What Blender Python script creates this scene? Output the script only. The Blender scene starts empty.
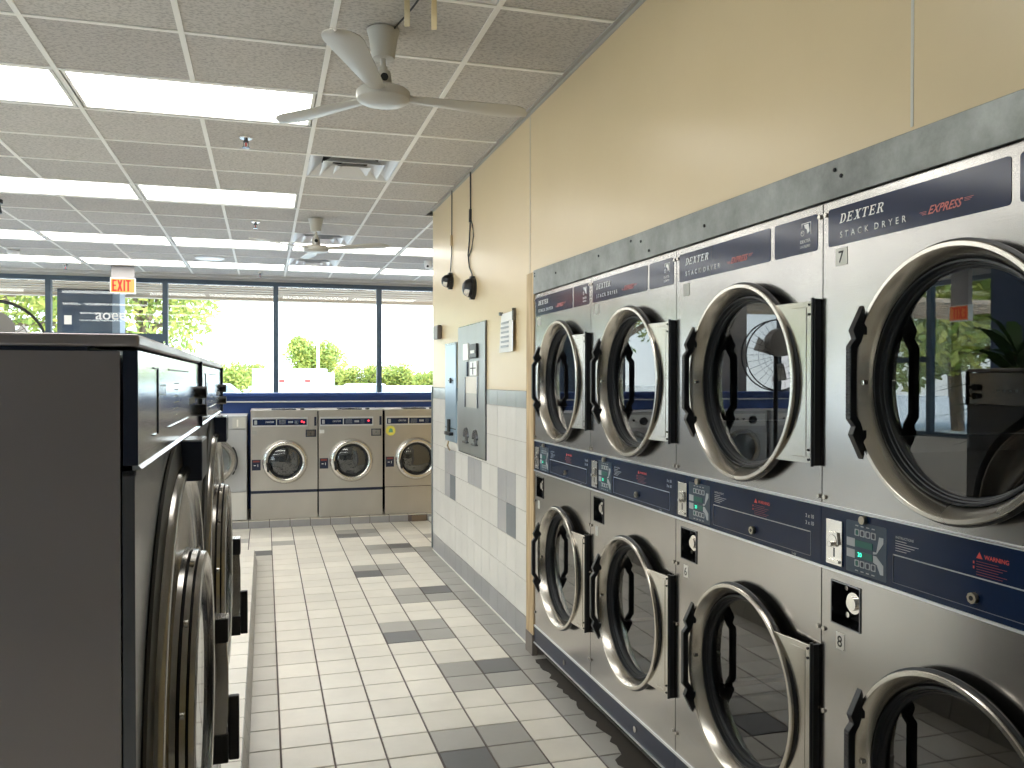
import bpy, math, random
from mathutils import Vector, Matrix
C = bpy.context.scene.collection
PI = math.pi
random.seed(7)

# ------------------------------------------------------------------ materials
def newmat(name):
    m = bpy.data.materials.new(name); m.use_nodes = True
    return m, m.node_tree.nodes, m.node_tree.links, m.node_tree.nodes['Principled BSDF']
def plain(name, col, rough=.5, metal=0, spec=.5, emit=None, es=0, coat=0):
    m, N, L, b = newmat(name)
    b.inputs['Base Color'].default_value = (*col, 1); b.inputs['Roughness'].default_value = rough
    b.inputs['Metallic'].default_value = metal; b.inputs['Specular IOR Level'].default_value = spec
    b.inputs['Coat Weight'].default_value = coat
    if emit: b.inputs['Emission Color'].default_value = (*emit, 1); b.inputs['Emission Strength'].default_value = es
    return m
def noise(N, L, scale, vec=None, detail=4, rough=.55, stretch=None):
    n = N.new('ShaderNodeTexNoise'); n.inputs['Scale'].default_value = scale
    n.inputs['Detail'].default_value = detail; n.inputs['Roughness'].default_value = rough
    tc = N.new('ShaderNodeTexCoord'); mp = N.new('ShaderNodeMapping')
    if stretch: mp.inputs['Scale'].default_value = stretch
    L.new(tc.outputs['Object'], mp.inputs[0]); L.new(mp.outputs[0], n.inputs['Vector'])
    return n
def ramp(N, L, src, stops):
    r = N.new('ShaderNodeValToRGB'); L.new(src, r.inputs[0]); e = r.color_ramp.elements
    while len(e) < len(stops): e.new(.5)
    for k, (p, c) in enumerate(stops):
        e[k].position = p; e[k].color = (*c, 1) if not isinstance(c, (int, float)) else (c, c, c, 1)
    return r
def bump(N, L, src, b, strength, dist=.01):
    bp = N.new('ShaderNodeBump'); bp.inputs['Strength'].default_value = strength; bp.inputs['Distance'].default_value = dist
    L.new(src, bp.inputs['Height']); L.new(bp.outputs[0], b.inputs['Normal']); return bp
def steel(name, col=(.455, .44, .425), r0=.15, r1=.27, streak=(2, 2, 90), aniso=.0, bs=.03):
    m, N, L, b = newmat(name)
    b.inputs['Metallic'].default_value = 1
    n1 = noise(N, L, 2.2, detail=2)                      # smudges
    r = ramp(N, L, n1.outputs[0], [(.2, r0), (.8, r1)])
    L.new(r.outputs[0], b.inputs['Roughness'])
    n3 = noise(N, L, 3, detail=2, stretch=(1, 1, .6))
    c = ramp(N, L, n3.outputs[0], [(.2, tuple(x * .9 for x in col)), (.8, tuple(min(1, x * 1.06) for x in col))])
    L.new(c.outputs[0], b.inputs['Base Color'])
    n2 = noise(N, L, 6, detail=3, stretch=streak)        # brushing
    bump(N, L, n2.outputs[0], b, bs, .002)
    return m
M = {}
M['steel'] = steel('brushed_stainless')
M['steel_far'] = steel('washer_front_steel', (.62, .60, .565), .33, .42)
M['steel_matte'] = steel('matte_panel_steel', (.42, .43, .42), .36, .48)
M['steel_dk'] = steel('brushed_stainless_dark', (.20, .21, .235), .18, .3)
M['steel_side'] = steel('stainless_side_panel', (.44, .405, .42), .3, .42)
M['steel_pol'] = steel('polished_control_panel', (.55, .57, .60), .1, .22)
M['rim_dk'] = steel('washer_door_steel', (.34, .32, .295), .12, .22, (1, 1, 1), bs=0)
M['chrome'] = plain('polished_steel', (.72, .70, .66), .16, 1)
M['rim'] = steel('door_rim_steel', (.60, .57, .52), .2, .3, (1, 1, 1), bs=0)
M['galv'] = None
m, N, L, b = newmat('galvanised_sheet'); M['galv'] = m
b.inputs['Metallic'].default_value = .75; b.inputs['Roughness'].default_value = .48
n = noise(N, L, 5, detail=8, rough=.7); c = ramp(N, L, n.outputs[0], [(.3, (.14, .145, .138)), (.7, (.33, .34, .325))])
L.new(c.outputs[0], b.inputs['Base Color'])
M['navy'] = plain('navy_decal', (.010, .02, .06), .13, 0, .4)
M['navy_band'] = plain('navy_enamel', (.004, .015, .05), .2, 0, .22)
M['navy_dk'] = plain('dark_navy_plastic', (.01, .018, .045), .35)
M['blue'] = plain('blue_laminate', (.035, .085, .30), .35)
M['black'] = plain('black_plastic', (.012, .013, .016), .38)
M['rubber'] = plain('black_rubber', (.012, .014, .018), .45)
M['dark'] = plain('dark_void', (.01, .01, .012), .8)
M['drum'] = steel('drum_steel', (.10, .10, .11), .35, .5, (1, 1, 1), bs=0)
M['white'] = plain('white_print', (.85, .85, .83), .5)
M['pale'] = plain('pale_grey_print', (.42, .45, .48), .5)
M['red'] = plain('red_print', (.62, .06, .05), .5)
M['salmon'] = plain('faded_red_print', (.55, .15, .14), .5)
M['orange'] = plain('orange_print', (.85, .16, .04), .5)
M['green_lcd'] = plain('green_lcd', (.0, .10, .08), .3)
M['led'] = plain('green_led', (0, .3, .2), .4, emit=(.05, 1, .65), es=1.6)
M['redled'] = plain('red_led', (.3, 0, 0), .4, emit=(1, .05, .08), es=2.0)
M['label'] = plain('paper_label', (.80, .78, .72), .7)
M['sticker'] = plain('worn_grey_sticker', (.5, .5, .47), .7)
M['yellow'] = plain('yellow_sticker', (.78, .72, .12), .6)
M['ink'] = plain('black_ink', (.02, .02, .02), .6)
M['trimline'] = plain('bright_steel_trim', (.8, .82, .84), .3, .8)
# glass
def glass(name, tint, spec_rough=.0, blend=.18, dark=None):
    m, N, L, b = newmat(name); N.remove(b)
    out = N['Material Output']
    g = N.new('ShaderNodeBsdfGlossy'); g.inputs['Roughness'].default_value = spec_rough; g.inputs['Color'].default_value = (1, 1, 1, 1)
    t = N.new('ShaderNodeBsdfTransparent'); t.inputs['Color'].default_value = (*tint, 1)
    ge = N.new('ShaderNodeNewGeometry'); dp = N.new('ShaderNodeVectorMath'); dp.operation = 'DOT_PRODUCT'
    L.new(ge.outputs['Normal'], dp.inputs[0]); L.new(ge.outputs['Incoming'], dp.inputs[1])
    def mth(op, a, b_):
        q = N.new('ShaderNodeMath'); q.operation = op
        for k, v in enumerate((a, b_)):
            if v is None: continue
            if isinstance(v, (int, float)): q.inputs[k].default_value = v
            else: L.new(v, q.inputs[k])
        return q.outputs[0]
    c_ = mth('ABSOLUTE', dp.outputs['Value'], None); f_ = mth('POWER', mth('SUBTRACT', 1.0, c_), 5.0)
    fr = mth('ADD', mth('MULTIPLY', f_, 1 - blend), blend)      # Schlick reflectance
    mx = N.new('ShaderNodeMixShader'); L.new(fr, mx.inputs[0]); L.new(t.outputs[0], mx.inputs[1]); L.new(g.outputs[0], mx.inputs[2])
    L.new(mx.outputs[0], out.inputs[0])
    return m
M['pane'] = glass('window_glass', (.93, .97, .97), 0, .035)
M['doorglass'] = glass('dryer_door_glass', (.45, .5, .53), .01, .12)
M['washglass'] = glass('washer_door_glass', (.6, .62, .62), .03, .09)
# tiles
def tile(name, col, var=.10, rough=.3, blot=.05):
    m, N, L, b = newmat(name)
    g = N.new('ShaderNodeNewGeometry')
    r = ramp(N, L, g.outputs['Random Per Island'], [(0, tuple(x * (1 - var) for x in col)), (1, tuple(min(1, x * (1 + var * .5)) for x in col))])
    n = noise(N, L, 3.5, detail=8, rough=.65)
    r2 = ramp(N, L, n.outputs[0], [(.35, 1 - blot * 2), (.65, 1)])
    mx = N.new('ShaderNodeMix'); mx.data_type = 'RGBA'; mx.blend_type = 'MULTIPLY'; mx.inputs[0].default_value = 1
    L.new(r.outputs[0], mx.inputs[6]); L.new(r2.outputs[0], mx.inputs[7]); L.new(mx.outputs[2], b.inputs['Base Color'])
    b.inputs['Roughness'].default_value = rough; b.inputs['Specular IOR Level'].default_value = .35
    return m
M['t_white'] = tile('white_floor_tile', (.83, .785, .70))
M['t_grey'] = tile('grey_floor_tile', (.42, .405, .375), .12)
M['t_pale'] = tile('pale_grey_floor_tile', (.60, .57, .51), .1)
M['t_dark'] = tile('charcoal_floor_tile', (.13, .13, .135), .08)
M['w_white'] = tile('white_wall_tile', (.74, .725, .69), .05, .22, .03)
M['w_grey'] = tile('grey_wall_tile', (.44, .44, .45), .05, .22)
M['w_dark'] = tile('slate_wall_tile', (.20, .225, .25), .05, .22)
M['w_trim'] = tile('grey_green_trim_tile', (.44, .48, .47), .05, .22)
M['w_base'] = tile('grey_base_tile', (.36, .355, .36), .05, .28)
M['grout'] = plain('brown_grout', (.13, .105, .10), .9)
M['grout_w'] = plain('grey_wall_grout', (.40, .37, .35), .9)
def painted(name, col, col2, rough=.6, sc=1.2, bs=.05):
    m, N, L, b = newmat(name)
    n = noise(N, L, sc, detail=7, rough=.6)
    c = ramp(N, L, n.outputs[0], [(.3, col2), (.7, col)]); L.new(c.outputs[0], b.inputs['Base Color'])
    b.inputs['Roughness'].default_value = rough
    n2 = noise(N, L, 120, detail=3); bump(N, L, n2.outputs[0], b, bs, .003)
    return m
M['wallpaint'] = painted('warm_beige_paint', (.70, .55, .335), (.66, .515, .305), .3)
M['offwhite'] = painted('off_white_paint', (.66, .63, .57), (.60, .57, .52))
M['post'] = painted('exterior_column_paint', (.10, .12, .17), (.08, .10, .15), .35)
M['brick'] = painted('blue_grey_column_side', (.36, .42, .52), (.30, .36, .46), .6)
M['darkcol'] = painted('dark_blue_column_paint', (.03, .06, .14), (.02, .05, .12), .4)
M['taupe2'] = plain('grey_box_enamel', (.36, .34, .33), .5)
M['taupe'] = painted('taupe_paint', (.24, .225, .215), (.21, .2, .19), .6)
# wood
m, N, L, b = newmat('raw_pine_stud'); M['wood'] = m
n = noise(N, L, 7, detail=6, stretch=(6, 6, .5)); c = ramp(N, L, n.outputs[0], [(.3, (.36, .24, .13)), (.7, (.66, .50, .30))])
L.new(c.outputs[0], b.inputs['Base Color']); b.inputs['Roughness'].default_value = .7
# ceiling tile: fissured mineral fibre
m, N, L, b = newmat('mineral_fibre_tile'); M['ctile'] = m
g = N.new('ShaderNodeNewGeometry')
r = ramp(N, L, g.outputs['Random Per Island'], [(0, (.50, .47, .44)), (1, (.60, .57, .53))])
n = noise(N, L, 60, detail=4, rough=.6, stretch=(1, 1.6, 1))
r2 = ramp(N, L, n.outputs[0], [(.40, .52), (.52, 1)])
mx = N.new('ShaderNodeMix'); mx.data_type = 'RGBA'; mx.blend_type = 'MULTIPLY'; mx.inputs[0].default_value = .6
L.new(r.outputs[0], mx.inputs[6]); L.new(r2.outputs[0], mx.inputs[7]); L.new(mx.outputs[2], b.inputs['Base Color'])
b.inputs['Roughness'].default_value = .9; bump(N, L, n.outputs[0], b, .25, .004)
M['tbar'] = plain('ceiling_grid_paint', (.86, .84, .79), .5)
M['lamp'] = None
m, N, L, b = newmat('prismatic_diffuser'); M['lamp'] = m
tc = N.new('ShaderNodeTexCoord'); sp = N.new('ShaderNodeSeparateXYZ'); L.new(tc.outputs['Object'], sp.inputs[0])
mt = N.new('ShaderNodeMath'); mt.operation = 'MULTIPLY'; mt.inputs[1].default_value = 2 * PI / .27; L.new(sp.outputs[1], mt.inputs[0])
ms = N.new('ShaderNodeMath'); ms.operation = 'COSINE'; L.new(mt.outputs[0], ms.inputs[0])
rr = ramp(N, L, ms.outputs[0], [(0, (1.0, .975, .90)), (1, (1.0, 1.0, .98))])
b.inputs['Base Color'].default_value = (.8, .8, .78, 1); L.new(rr.outputs[0], b.inputs['Emission Color'])
LAMP_E = 6.0
b.inputs['Emission Strength'].default_value = LAMP_E
M['fanpaint'] = plain('fan_enamel', (.50, .475, .42), .35)
M['alum'] = plain('white_aluminium', (.72, .72, .72), .4, .2)
M['frame'] = plain('dark_bronze_frame', (.035, .06, .085), .4)
M['white_gloss'] = plain('white_gloss', (.82, .82, .80), .3)
M['concrete'] = painted('sunlit_concrete', (.72, .70, .66), (.66, .64, .6), .8)
M['asphalt'] = painted('pale_asphalt', (.6, .6, .58), (.52, .52, .5), .9)
M['canopy'] = painted('canopy_soffit', (.66, .52, .40), (.62, .48, .36), .8)
M['exitface'] = plain('exit_sign_face', (.45, .16, .05), .4, emit=(1, .30, .06), es=.75)
M['exitred'] = plain('exit_letters', (.4, .01, .01), .4, emit=(1, .015, .01), es=.55)
M['bark'] = plain('bark', (.16, .11, .07), .9)
def leafmat(name, a, c2):
    m, N, L, b = newmat(name)
    g = N.new('ShaderNodeNewGeometry')
    r = ramp(N, L, g.outputs['Random Per Island'], [(0, a), (1, c2)])
    L.new(r.outputs[0], b.inputs['Base Color']); b.inputs['Roughness'].default_value = .6
    out = N['Material Output']; t = N.new('ShaderNodeBsdfTranslucent'); L.new(r.outputs[0], t.inputs[0])
    mx = N.new('ShaderNodeMixShader'); mx.inputs[0].default_value = .4
    L.new(b.outputs[0], mx.inputs[1]); L.new(t.outputs[0], mx.inputs[2]); L.new(mx.outputs[0], out.inputs[0])
    return m
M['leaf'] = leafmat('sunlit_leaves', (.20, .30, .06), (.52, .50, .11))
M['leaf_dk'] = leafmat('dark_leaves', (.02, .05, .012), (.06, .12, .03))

# ------------------------------------------------------------------ mesh builder
class MB:
    def __init__(s): s.v = []; s.f = []; s.m = []; s.sm = []
    def add(s, vs, fs, mi=0, smooth=False):
        o = len(s.v); s.v += [tuple(p) for p in vs]
        for f in fs: s.f.append(tuple(i + o for i in f)); s.m.append(mi); s.sm.append(smooth)
    def box(s, x0, x1, y0, y1, z0, z1, mi=0):
        x0, x1 = sorted((x0, x1)); y0, y1 = sorted((y0, y1)); z0, z1 = sorted((z0, z1))
        s.add([(x, y, z) for z in (z0, z1) for y in (y0, y1) for x in (x0, x1)],
              [(0, 2, 3, 1), (4, 5, 7, 6), (0, 1, 5, 4), (1, 3, 7, 5), (3, 2, 6, 7), (2, 0, 4, 6)], mi)
        return s
    def quad(s, a, b, c, d, mi=0): s.add([a, b, c, d], [(0, 1, 2, 3)], mi); return s
    def prism(s, pts, a0, a1, axis='y', mi=0):
        """2D polygon extruded along axis. 'y': pts=(x,z); 'x': pts=(y,z); 'z': pts=(x,y)"""
        n = len(pts)
        def P(p, a): return {'y': (p[0], a, p[1]), 'x': (a, p[0], p[1]), 'z': (p[0], p[1], a)}[axis]
        vs = [P(p, a0) for p in pts] + [P(p, a1) for p in pts]
        area = sum(pts[i][0] * pts[(i + 1) % n][1] - pts[(i + 1) % n][0] * pts[i][1] for i in range(n))
        fwd = (area > 0) != (axis == 'y')     # orientation so that normals face outward for a1>a0
        fs = [tuple(range(n))[::-1], tuple(range(n, 2 * n))] + [(i, (i + 1) % n, n + (i + 1) % n, n + i) for i in range(n)]
        if not fwd: fs = [f[::-1] for f in fs]
        if a1 < a0: fs = [f[::-1] for f in fs]
        s.add(vs, fs, mi); return s
    def lathe(s, prof, o=(0, 0, 0), axis='y', seg=64, mi=0, a0=0, a1=2 * PI, mis=None):
        """prof: [(radius, t)] t along axis."""
        full = abs(a1 - a0 - 2 * PI) < 1e-6; n = seg if full else seg + 1
        def P(r, t, a):
            c, q = r * math.cos(a), r * math.sin(a)
            return {'y': (o[0] + c, o[1] + t, o[2] + q), 'x': (o[0] + t, o[1] + c, o[2] + q), 'z': (o[0] + c, o[1] + q, o[2] + t)}[axis]
        vs = [P(r, t, a0 + (a1 - a0) * k / seg) for (r, t) in prof for k in range(n)]
        for j in range(len(prof) - 1):
            fs = []
            for k in range(seg):
                k2 = (k + 1) % n if full else k + 1
                q = (j * n + k, j * n + k2, (j + 1) * n + k2, (j + 1) * n + k)
                fs.append(q)
            base = len(s.v) if j == 0 else base
            if j == 0: s.v += [tuple(p) for p in vs]
            for f in fs:
                s.f.append(tuple(i + base for i in f)); s.m.append(mis[j] if mis else mi); s.sm.append(True)
        return s
    def disc(s, r, o, axis='y', seg=48, mi=0):
        return s.lathe([(1e-5, 0), (r, 0)], o, axis, seg, mi)
    def cyl(s, o, r, t0, t1, axis='y', seg=24, mi=0, r2=None):
        r2 = r if r2 is None else r2
        s.lathe([(1e-5, t0), (r, t0), (r, t0), (r2, t1), (r2, t1), (1e-5, t1)], o, axis, seg, mi); return s
    def tube(s, pts, r, seg=8, mi=0):
        pts = [Vector(p) for p in pts]; rings = []
        for i, p in enumerate(pts):
            d = (pts[min(i + 1, len(pts) - 1)] - pts[max(i - 1, 0)]).normalized()
            up = Vector((0, 0, 1)) if abs(d.z) < .9 else Vector((1, 0, 0))
            a = d.cross(up).normalized(); b_ = d.cross(a).normalized()
            rings.append([p + a * r * math.cos(2 * PI * k / seg) + b_ * r * math.sin(2 * PI * k / seg) for k in range(seg)])
        vs = [v for R in rings for v in R]; fs = []
        for i in range(len(pts) - 1):
            for k in range(seg): fs.append((i * seg + k, i * seg + (k + 1) % seg, (i + 1) * seg + (k + 1) % seg, (i + 1) * seg + k))
        fs.append(tuple(range(seg))[::-1]); fs.append(tuple((len(pts) - 1) * seg + k for k in range(seg)))
        s.add(vs, fs, mi, True); return s
    def plate_hole(s, x0, x1, z0, z1, cx, cz, r, y, mi=0, seg=96):
        ang = [2 * PI * k / seg for k in range(seg)]
        for X in (x0, x1):
            for Z in (z0, z1): ang.append(math.atan2(Z - cz, X - cx) % (2 * PI))
        ang = sorted(set(round(a, 6) for a in ang)); n = len(ang)
        inn = [(cx + r * math.cos(a), y, cz + r * math.sin(a)) for a in ang]; out = []
        for a in ang:
            c, q = math.cos(a), math.sin(a); t = 1e9
            if c > 1e-9: t = min(t, (x1 - cx) / c)
            if c < -1e-9: t = min(t, (x0 - cx) / c)
            if q > 1e-9: t = min(t, (z1 - cz) / q)
            if q < -1e-9: t = min(t, (z0 - cz) / q)
            out.append((cx + t * c, y, cz + t * q))
        s.add(inn + out, [(k, (k + 1) % n, n + (k + 1) % n, n + k) for k in range(n)], mi); return s
    def mesh(s, name, mats):
        me = bpy.data.meshes.new(name); me.from_pydata(s.v, [], s.f)
        for m_ in (mats if isinstance(mats, (list, tuple)) else [mats]): me.materials.append(m_)
        me.polygons.foreach_set('material_index', s.m); me.polygons.foreach_set('use_smooth', s.sm)
        me.update(); me.validate(); return me
    def build(s, name, mats, parent=None, bevel=0, seg=2, loc=None, autosmooth=True):
        o = bpy.data.objects.new(name, s.mesh(name, mats)); C.objects.link(o)
        if parent: o.parent = parent
        if loc: o.location = loc
        if autosmooth and any(s.sm):
            me = o.data
            e = me.attributes.new('sharp_edge', 'BOOLEAN', 'EDGE') if 'sharp_edge' not in me.attributes else me.attributes['sharp_edge']
            fn = [p.normal.copy() for p in me.polygons]; em = {}
            for p in me.polygons:
                for k in p.edge_keys: em.setdefault(k, []).append(p.index)
            vals = []
            for ed in me.edges:
                fs = em.get(tuple(sorted(ed.vertices)), [])
                vals.append(len(fs) == 2 and fn[fs[0]].angle(fn[fs[1]], 0) > math.radians(38))
            e.data.foreach_set('value', vals)
        if bevel:
            md = o.modifiers.new('bevel', 'BEVEL'); md.width = bevel; md.segments = seg; md.limit_method = 'ANGLE'
        return o
def tag(o, label=None, cat=None, group=None, kind=None):
    if label: o['label'] = label
    if cat: o['category'] = cat
    if group: o['group'] = group
    if kind: o['kind'] = kind
    return o
def empty(name, loc=(0, 0, 0), rz=0, **k):
    o = bpy.data.objects.new(name, None); C.objects.link(o); o.location = loc; o.rotation_euler = (0, 0, rz)
    o.empty_display_size = .1
    return tag(o, **k)
def kids(o): return [c for c in o.children]
def copy_tree(o, parent=None):
    c = o.copy(); C.objects.link(c); c.parent = parent
    for ch in kids(o): copy_tree(ch, c)
    return c
def rrect(x0, x1, z0, z1, r=.01, n=4):
    p = []
    for cx, cz, a in ((x1 - r, z1 - r, 0), (x0 + r, z1 - r, 90), (x0 + r, z0 + r, 180), (x1 - r, z0 + r, 270)):
        for k in range(n + 1):
            t = math.radians(a + 90 * k / n); p.append((cx + r * math.cos(t), cz + r * math.sin(t)))
    return p
def text_mb(mb, txt, x, z, size, y=0, mi=0, shear=0, sx=1, space=1, depth=.0006, bold=0):
    cu = bpy.data.curves.new('t', 'FONT'); cu.body = txt; cu.size = 1; cu.space_character = space; cu.extrude = 0
    cu.shear = shear; cu.offset = bold; cu.resolution_u = 3
    ob = bpy.data.objects.new('t', cu); me = bpy.data.meshes.new_from_object(ob)
    vs = [(x + v.co.x * size * sx, y - depth, z + v.co.y * size) for v in me.vertices]
    mb.add(vs, [tuple(p.vertices) for p in me.polygons], mi)
    bpy.data.objects.remove(ob); bpy.data.curves.remove(cu); bpy.data.meshes.remove(me)
def serif_word(mb, word, x, z, h, y, mi=0, shear=.22, w=.62):
    """Slab-serif italic capitals drawn stroke by stroke."""
    t, th, s = .2, .1, .12
    G = {
     'D': [[(.0, 0), (.45, 0), (.45, th), (.0, th)], [(.0, 1), (.45, 1), (.45, 1 - th), (.0, 1 - th)], [(.1, 0), (.1 + t, 0), (.1 + t, 1), (.1, 1)],
           [(.45, 0), (.72, .12), (.85, .4), (.85, .6), (.72, .88), (.45, 1), (.45, 1 - th), (.58, .8), (.64, .6), (.64, .4), (.58, .2), (.45, th)]],
     'E': [[(0, 0), (.8, 0), (.8, th), (0, th)], [(0, 1), (.8, 1), (.8, 1 - th), (0, 1 - th)], [(.1, 0), (.1 + t, 0), (.1 + t, 1), (.1, 1)],
           [(.2, .46), (.6, .46), (.6, .56), (.2, .56)], [(.72, 0), (.8, 0), (.8, .3), (.74, .3)], [(.72, 1), (.8, 1), (.8, .72), (.74, .72)], [(.55, .36), (.62, .36), (.62, .66), (.55, .66)]],
     'X': [[(.08, 1), (.34, 1), (.82, 0), (.56, 0)], [(.66, 1), (.78, 1), (.24, 0), (.12, 0)], [(0, 0), (.34, 0), (.34, th), (0, th)], [(.5, 0), (.9, 0), (.9, th), (.5, th)],
           [(0, 1), (.42, 1), (.42, 1 - th), (0, 1 - th)], [(.56, 1), (.88, 1), (.88, 1 - th), (.56, 1 - th)]],
     'T': [[(0, 1), (.86, 1), (.86, 1 - th), (0, 1 - th)], [(.33, 0), (.53, 0), (.53, 1), (.33, 1)], [(.22, 0), (.64, 0), (.64, th), (.22, th)],
           [(0, 1), (.08, 1), (.06, .7), (0, .7)], [(.78, 1), (.86, 1), (.86, .7), (.8, .7)]],
     'R': [[(0, 0), (.42, 0), (.42, th), (0, th)], [(0, 1), (.5, 1), (.5, 1 - th), (0, 1 - th)], [(.1, 0), (.1 + t, 0), (.1 + t, 1), (.1, 1)],
           [(.5, 1), (.72, .93), (.8, .78), (.76, .6), (.5, .48), (.25, .46), (.25, .55), (.48, .56), (.58, .66), (.6, .8), (.5, .91)], [(.42, .5), (.6, .5), (.9, 0), (.66, 0)], [(.62, 0), (.95, 0), (.95, th), (.62, th)]],
    }
    for ch in word:
        for poly in G[ch]:
            mb.add([(x + (px * w + pz * shear) * h, y, z + pz * h) for px, pz in poly], [tuple(range(len(poly)))], mi)
        x += h * w * 1.08
    return x

# ------------------------------------------------------------------ setting
XW, CEIL, YEND, YWIN, XL, YB, XR = 1.393, 2.926, 7.2, 12.6, -6.0, -2.5, 5.0
TX, TY, FX0, FY0 = .1975, .2046, .058, 3.46
def floor():
    mb = MB(); g = .0035
    mb.quad((XL, YB, -.004), (XR, YB, -.004), (XR, YWIN, -.004), (XL, YWIN, -.004), 3)
    i0, i1 = int((XL - FX0) / TX) - 1, int((XR - FX0) / TX) + 1; j0, j1 = int((YB - FY0) / TY) - 1, int((YWIN - FY0) / TY) + 1
    for i in range(i0, i1):
        for j in range(j0, j1):
            x0, x1, y0, y1 = FX0 + i * TX, FX0 + (i + 1) * TX, FY0 + j * TY, FY0 + (j + 1) * TY
            x0, x1, y0, y1 = max(x0, XL), min(x1, XR), max(y0, YB), min(y1, YWIN)
            if x1 - x0 < .02 or y1 - y0 < .02: continue
            q = j % 8; mi = 0
            if -8 < i < 30:
                if (i, q) == (3, 6) or (i, q) == (5, 3): mi = 2
                elif (i, q) in ((3, 7), (4, 7), (4, 6), (4, 3), (4, 2), (5, 2)): mi = 1
                if i == -1 and j < 19: mi = 4
                if (i, j) == (-1, 19): mi = 2
                if (i, j) in ((0, 21), (-2, 22)): mi = 1
                if i >= 6 and j < 19: mi = 1
                if i >= 6 and j >= 19: mi = 0 if not ((i - 6) % 4 == 1 and q == 5) else 1
            if i < -1 and j <= 18: mi = 0
            e = .0018
            vs = [(x0 + g, y0 + g, -.003), (x1 - g, y0 + g, -.003), (x1 - g, y1 - g, -.003), (x0 + g, y1 - g, -.003),
                  (x0 + g + e, y0 + g + e, 0), (x1 - g - e, y0 + g + e, 0), (x1 - g - e, y1 - g - e, 0), (x0 + g + e, y1 - g - e, 0)]
            mb.add(vs, [(4, 5, 6, 7), (0, 1, 5, 4), (1, 2, 6, 5), (2, 3, 7, 6), (3, 0, 4, 7)], mi)
    mb.box(XL - .2, XR + .2, YB - .2, YWIN + .15, -.2, -.006, 3)
    tag(mb.build('floor', [M['t_white'], M['t_grey'], M['t_dark'], M['grout'], M['t_pale']]), kind='structure')
floor()
# right wall: painted chase above the dryers, tiled wall to the corner
def wall_right():
    mb = MB()   # 0 paint 1 grout 2 white 3 grey 4 dark 5 trim 6 base
    up = MB(); up.box(XW, XW + .1, YB, 4.27, 1.925, CEIL + .05); tag(up.build('wall_right_upper', M['wallpaint']), kind='structure')
    up = MB(); up.box(XW, XW + .1, YB, 1.05, 0, 1.925); tag(up.build('wall_right_near', M['wallpaint']), kind='structure')
    mb.box(XW, XW + .12, 4.27, YEND - .002, 1.404, CEIL + .05, 0)
    mb.box(XW + .002, XW + .12, 4.27, YEND - .002, 0, 1.404, 1)
    up = MB(); up.box(XW + .12, XR, YEND - .12, YEND, 0, CEIL + .05); tag(up.build('wall_right_return', M['wallpaint']), kind='structure')
    up = MB(); up.box(XR, XR + .1, YB, YEND - .12, 0, CEIL + .05); tag(up.build('wall_chase', M['offwhite']), kind='structure')
    g = .0018
    zs = [.148, .343, .541, .731, .921, 1.116, 1.306]
    def t(y0, y1, z0, z1, mi):
        X = XW - .0015
        mb.add([(X, y0 + g, z0 + g), (X, y1 - g, z0 + g), (X, y1 - g, z1 - g), (X, y0 + g, z1 - g),
                (XW + .002, y0 + g, z0 + g), (XW + .002, y1 - g, z0 + g), (XW + .002, y1 - g, z1 - g), (XW + .002, y0 + g, z1 - g)],
               [(3, 2, 1, 0), (0, 1, 5, 4), (2, 3, 7, 6), (1, 2, 6, 5), (3, 0, 4, 7)], mi)
    ys = [4.40, 4.479] + [4.479 + .2015 * k for k in range(1, 14)] + [YEND]
    for a, b_ in zip(ys[:-1], ys[1:]):
        if b_ - a < .02: continue
        c = (a + b_) / 2
        for k in range(6):
            mi = 2; z0, z1 = zs[k], zs[k + 1]
            if k == 3 and (6.28 < c < 6.69 or 5.48 < c < 5.89 or 4.67 < c < 5.09): mi = 3
            if k == 2 and (6.49 < c < 6.69 or 4.88 < c < 5.09): mi = 3
            if k == 2 and (6.28 < c < 6.49 or 4.67 < c < 4.88): mi = 4
            t(a, b_, z0, z1, mi)
        t(a, b_, 1.306, 1.402, 5)
        t(a, b_, .002, .146, 6)
    tag(mb.build('wall_right', [M['wallpaint'], M['grout_w'], M['w_white'], M['w_grey'], M['w_dark'], M['w_trim'], M['w_base']]), kind='structure')
wall_right()
mb = MB(); mb.box(XW - .002, XW + .0005, 4.412, 4.418, 2.04, CEIL); mb.box(XW - .0012, XW + .0005, 1.57, 1.578, 2.03, CEIL)
tag(mb.build('trim_1', M['offwhite']), kind='structure')
mb = MB(); mb.box(XW - .012, XW + .03, YEND - .012, YEND + .012, .02, 1.41)
tag(mb.build('trim_2', plain('corner_guard_steel', (.25, .29, .31), .4, .6)), kind='structure')
# caulk bead at the wall base and crown
mb = MB(); mb.box(XW - .006, XW, 4.4, YEND, 0, .008); tag(mb.build('baseboard_right', M['label']), kind='structure')
mb = MB(); mb.box(XW - .022, XW, YB, YEND, CEIL - .004, CEIL + .004); mb.box(XW - .003, XW, YB, YEND, CEIL - .022, CEIL)
mb.box(XW - .006, XW + .25, YEND, YEND + .022, CEIL - .004, CEIL + .004)
tag(mb.build('trim_3', plain('wall_angle', (.40, .37, .33), .5)), kind='structure')
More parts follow.
